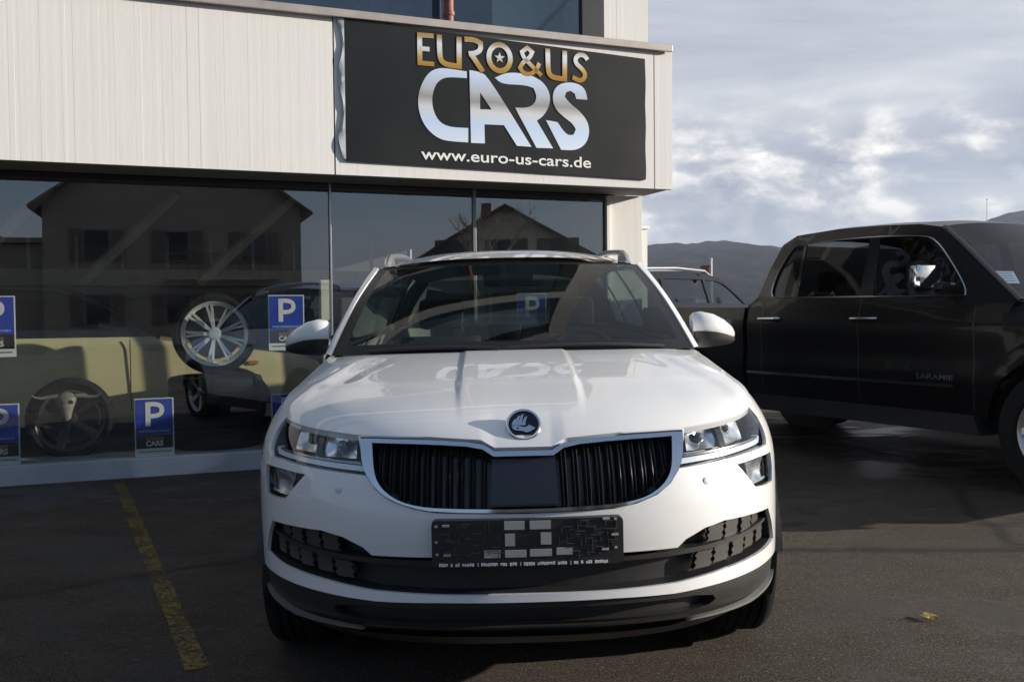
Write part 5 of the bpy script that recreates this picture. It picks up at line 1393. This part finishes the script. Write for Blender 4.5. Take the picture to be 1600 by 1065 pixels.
# ---------------------------------------------------------------- across the road, seen only in the glass
MT['render_dark'] = P('dark_render', (0.27, 0.25, 0.21), 0.9, var=0.12, vscale=.8)
MT['tiles'] = P('dark_roof_tiles', (0.13, 0.11, 0.10), 0.8, var=0.2, vscale=2)
MT['render_pale'] = P('pale_render', (0.62, 0.58, 0.48), 0.9, var=0.06, vscale=.8)
MT['housewin'] = P('house_window', (0.03, 0.035, 0.04), 0.08, 0.0, var=0.3)
MT['dull_frame'] = P('dull_frame', (0.20, 0.18, 0.16), 0.7)
def house(loc, rz, w, d, he, hr, wall, label, nwin=3):
    t = thing('house', label, 'building', loc, rz, None)
    q = MB(); q.box((0, d/2, he/2), (w, d, he)); q.add([(-w/2, 0, he), (w/2, 0, he), (0, 0, hr), (-w/2, d, he), (w/2, d, he), (0, d, hr)], [(0, 1, 2), (5, 4, 3)]); q.build('wall', wall, t)
    q = MB(); q.box((w/2+1.1, d*.5, he*.36), (2.2, d*.8, he*.72)); q.box((w/2+1.15, d*.5, he*.72+.1), (2.7, d*.86, .22)); q.box((-w*.18, -.55, 2.95), (w*.45, 1.1, .14)); q.build('wing', wall, t)
    for k_ in range(12):
        q = MB(); q.box((-w*.18-w*.22+w*.04*k_, -1.05, 3.5), (.05, .05, 1.0)); q.build('balcony_post', MT['tiles'], t)
    q = MB(); q.box((-w*.18, -1.05, 4.0), (w*.46, .08, .08)); q.build('balcony_rail', MT['tiles'], t)
    q = MB(); e = .5; th = .14
    for sg in (-1, 1):
        a = [(0, -e, hr), (sg*(w/2+e), -e, he-e*(hr-he)/(w/2)), (sg*(w/2+e), d+e, he-e*(hr-he)/(w/2)), (0, d+e, hr)]
        q.add(a+[(x, y, z+th) for x, y, z in a], [(0, 1, 2, 3), (4, 5, 6, 7), (0, 1, 5, 4), (1, 2, 6, 5), (2, 3, 7, 6), (3, 0, 4, 7)])
    rf_ = q.build('roof', MT['tiles'], t); q = MB(); q.box((w*.2, d*.6, hr), (.6, .6, 1.6)); q.build('chimney', MT['brick'], rf_)
    for fl in range(2):
        for i in range(nwin):
            x = (i-(nwin-1)/2)*w/(nwin+.3); z = 1.6+2.8*fl
            q = MB(); q.box((x, -.03, z), (1.15, .08, 1.45), .01); f_ = q.build('window', MT['dull_frame'], t); q = MB(); q.box((x, -.075, z), (.98, .02, 1.28)); q.build('pane', MT['housewin'], f_)
            for s2 in (-1, 1):
                q = MB(); q.box((x+s2*.86, -.04, z), (.5, .05, 1.45)); q.build('shutter', MT['tiles'], t)
    return t
house((11.5, -27, 0), R(180+22), 11, 9, 6.3, 10.2, MT['render_dark'], 'dark gabled house across the road, mirrored in the showroom glass')
q = None
house((27, -22, 0), R(180+50), 9, 8, 4.2, 6.8, MT['render_pale'], 'pale low house across the road, mirrored in the right pane')
house((2.5, -40, 0), R(180+4), 10, 8, 5.2, 8.5, MT['render_dark'], 'dark gabled house furthest behind the camera, low on the left of the glass')
def bare_tree(loc, h, label, seed):
    rnd = random.Random(seed); t = thing('bare_tree', label, 'tree', loc); tr_, cr = MB(), MB()
    tr_.tube([(0, 0, 0), (.05, .03, h*.2), (0, .06, h*.42)], [.16, .12, .09], 10); tr_.build('trunk', MT['bark'], t, smooth=True)
    def br(p, d, L, r, lev):
        e = p+d*L; mdl = (p+e)/2+Vector((rnd.uniform(-1, 1), rnd.uniform(-1, 1), 0))*L*.06
        cr.tube([p, mdl, e], [r, r*.8, r*.55], 6, cap=False)
        if lev == 0: return
        for k_ in range(rnd.choice((2, 3, 3))):
            nd = (d+Vector((rnd.uniform(-1, 1), rnd.uniform(-1, 1), rnd.uniform(-.1, .7)))*.75).normalized(); br(p+d*L*rnd.uniform(.5, 1), nd, L*rnd.uniform(.6, .8), r*.55, lev-1)
    for k_ in range(5):
        a = k_*1.3+rnd.random(); br(Vector((0, .05, h*.38)), Vector((math.cos(a)*.6, math.sin(a)*.6, .9)).normalized(), h*.24, .065, 4)
    cr.build('crown', MT['bark'], t, smooth=True); return t
MT['bark'] = P('pale_bark', (0.34, 0.31, 0.27), 0.9, var=0.2, vscale=8)
bare_tree((20.5, -16, 0), 6.5, 'pale bare tree across the road, mirrored in the right pane', 4)

# ---------------------------------------------------------------- the air
hz, nt, o = new_mat('haze_air')
vol = nt.nodes.new('ShaderNodeVolumePrincipled'); vol.inputs['Color'].default_value = (0.66, 0.78, 1.0, 1); vol.inputs['Density'].default_value = 0.00027
vol.inputs['Anisotropy'].default_value = 0.2
lk(nt, vol.outputs[0], o.inputs['Volume'])
q = MB(); q.box((0, 700, 62), (2900, 1900, 127)); tag(q.build('haze', hz), kind='stuff')
SC.cycles.volume_bounces = 0
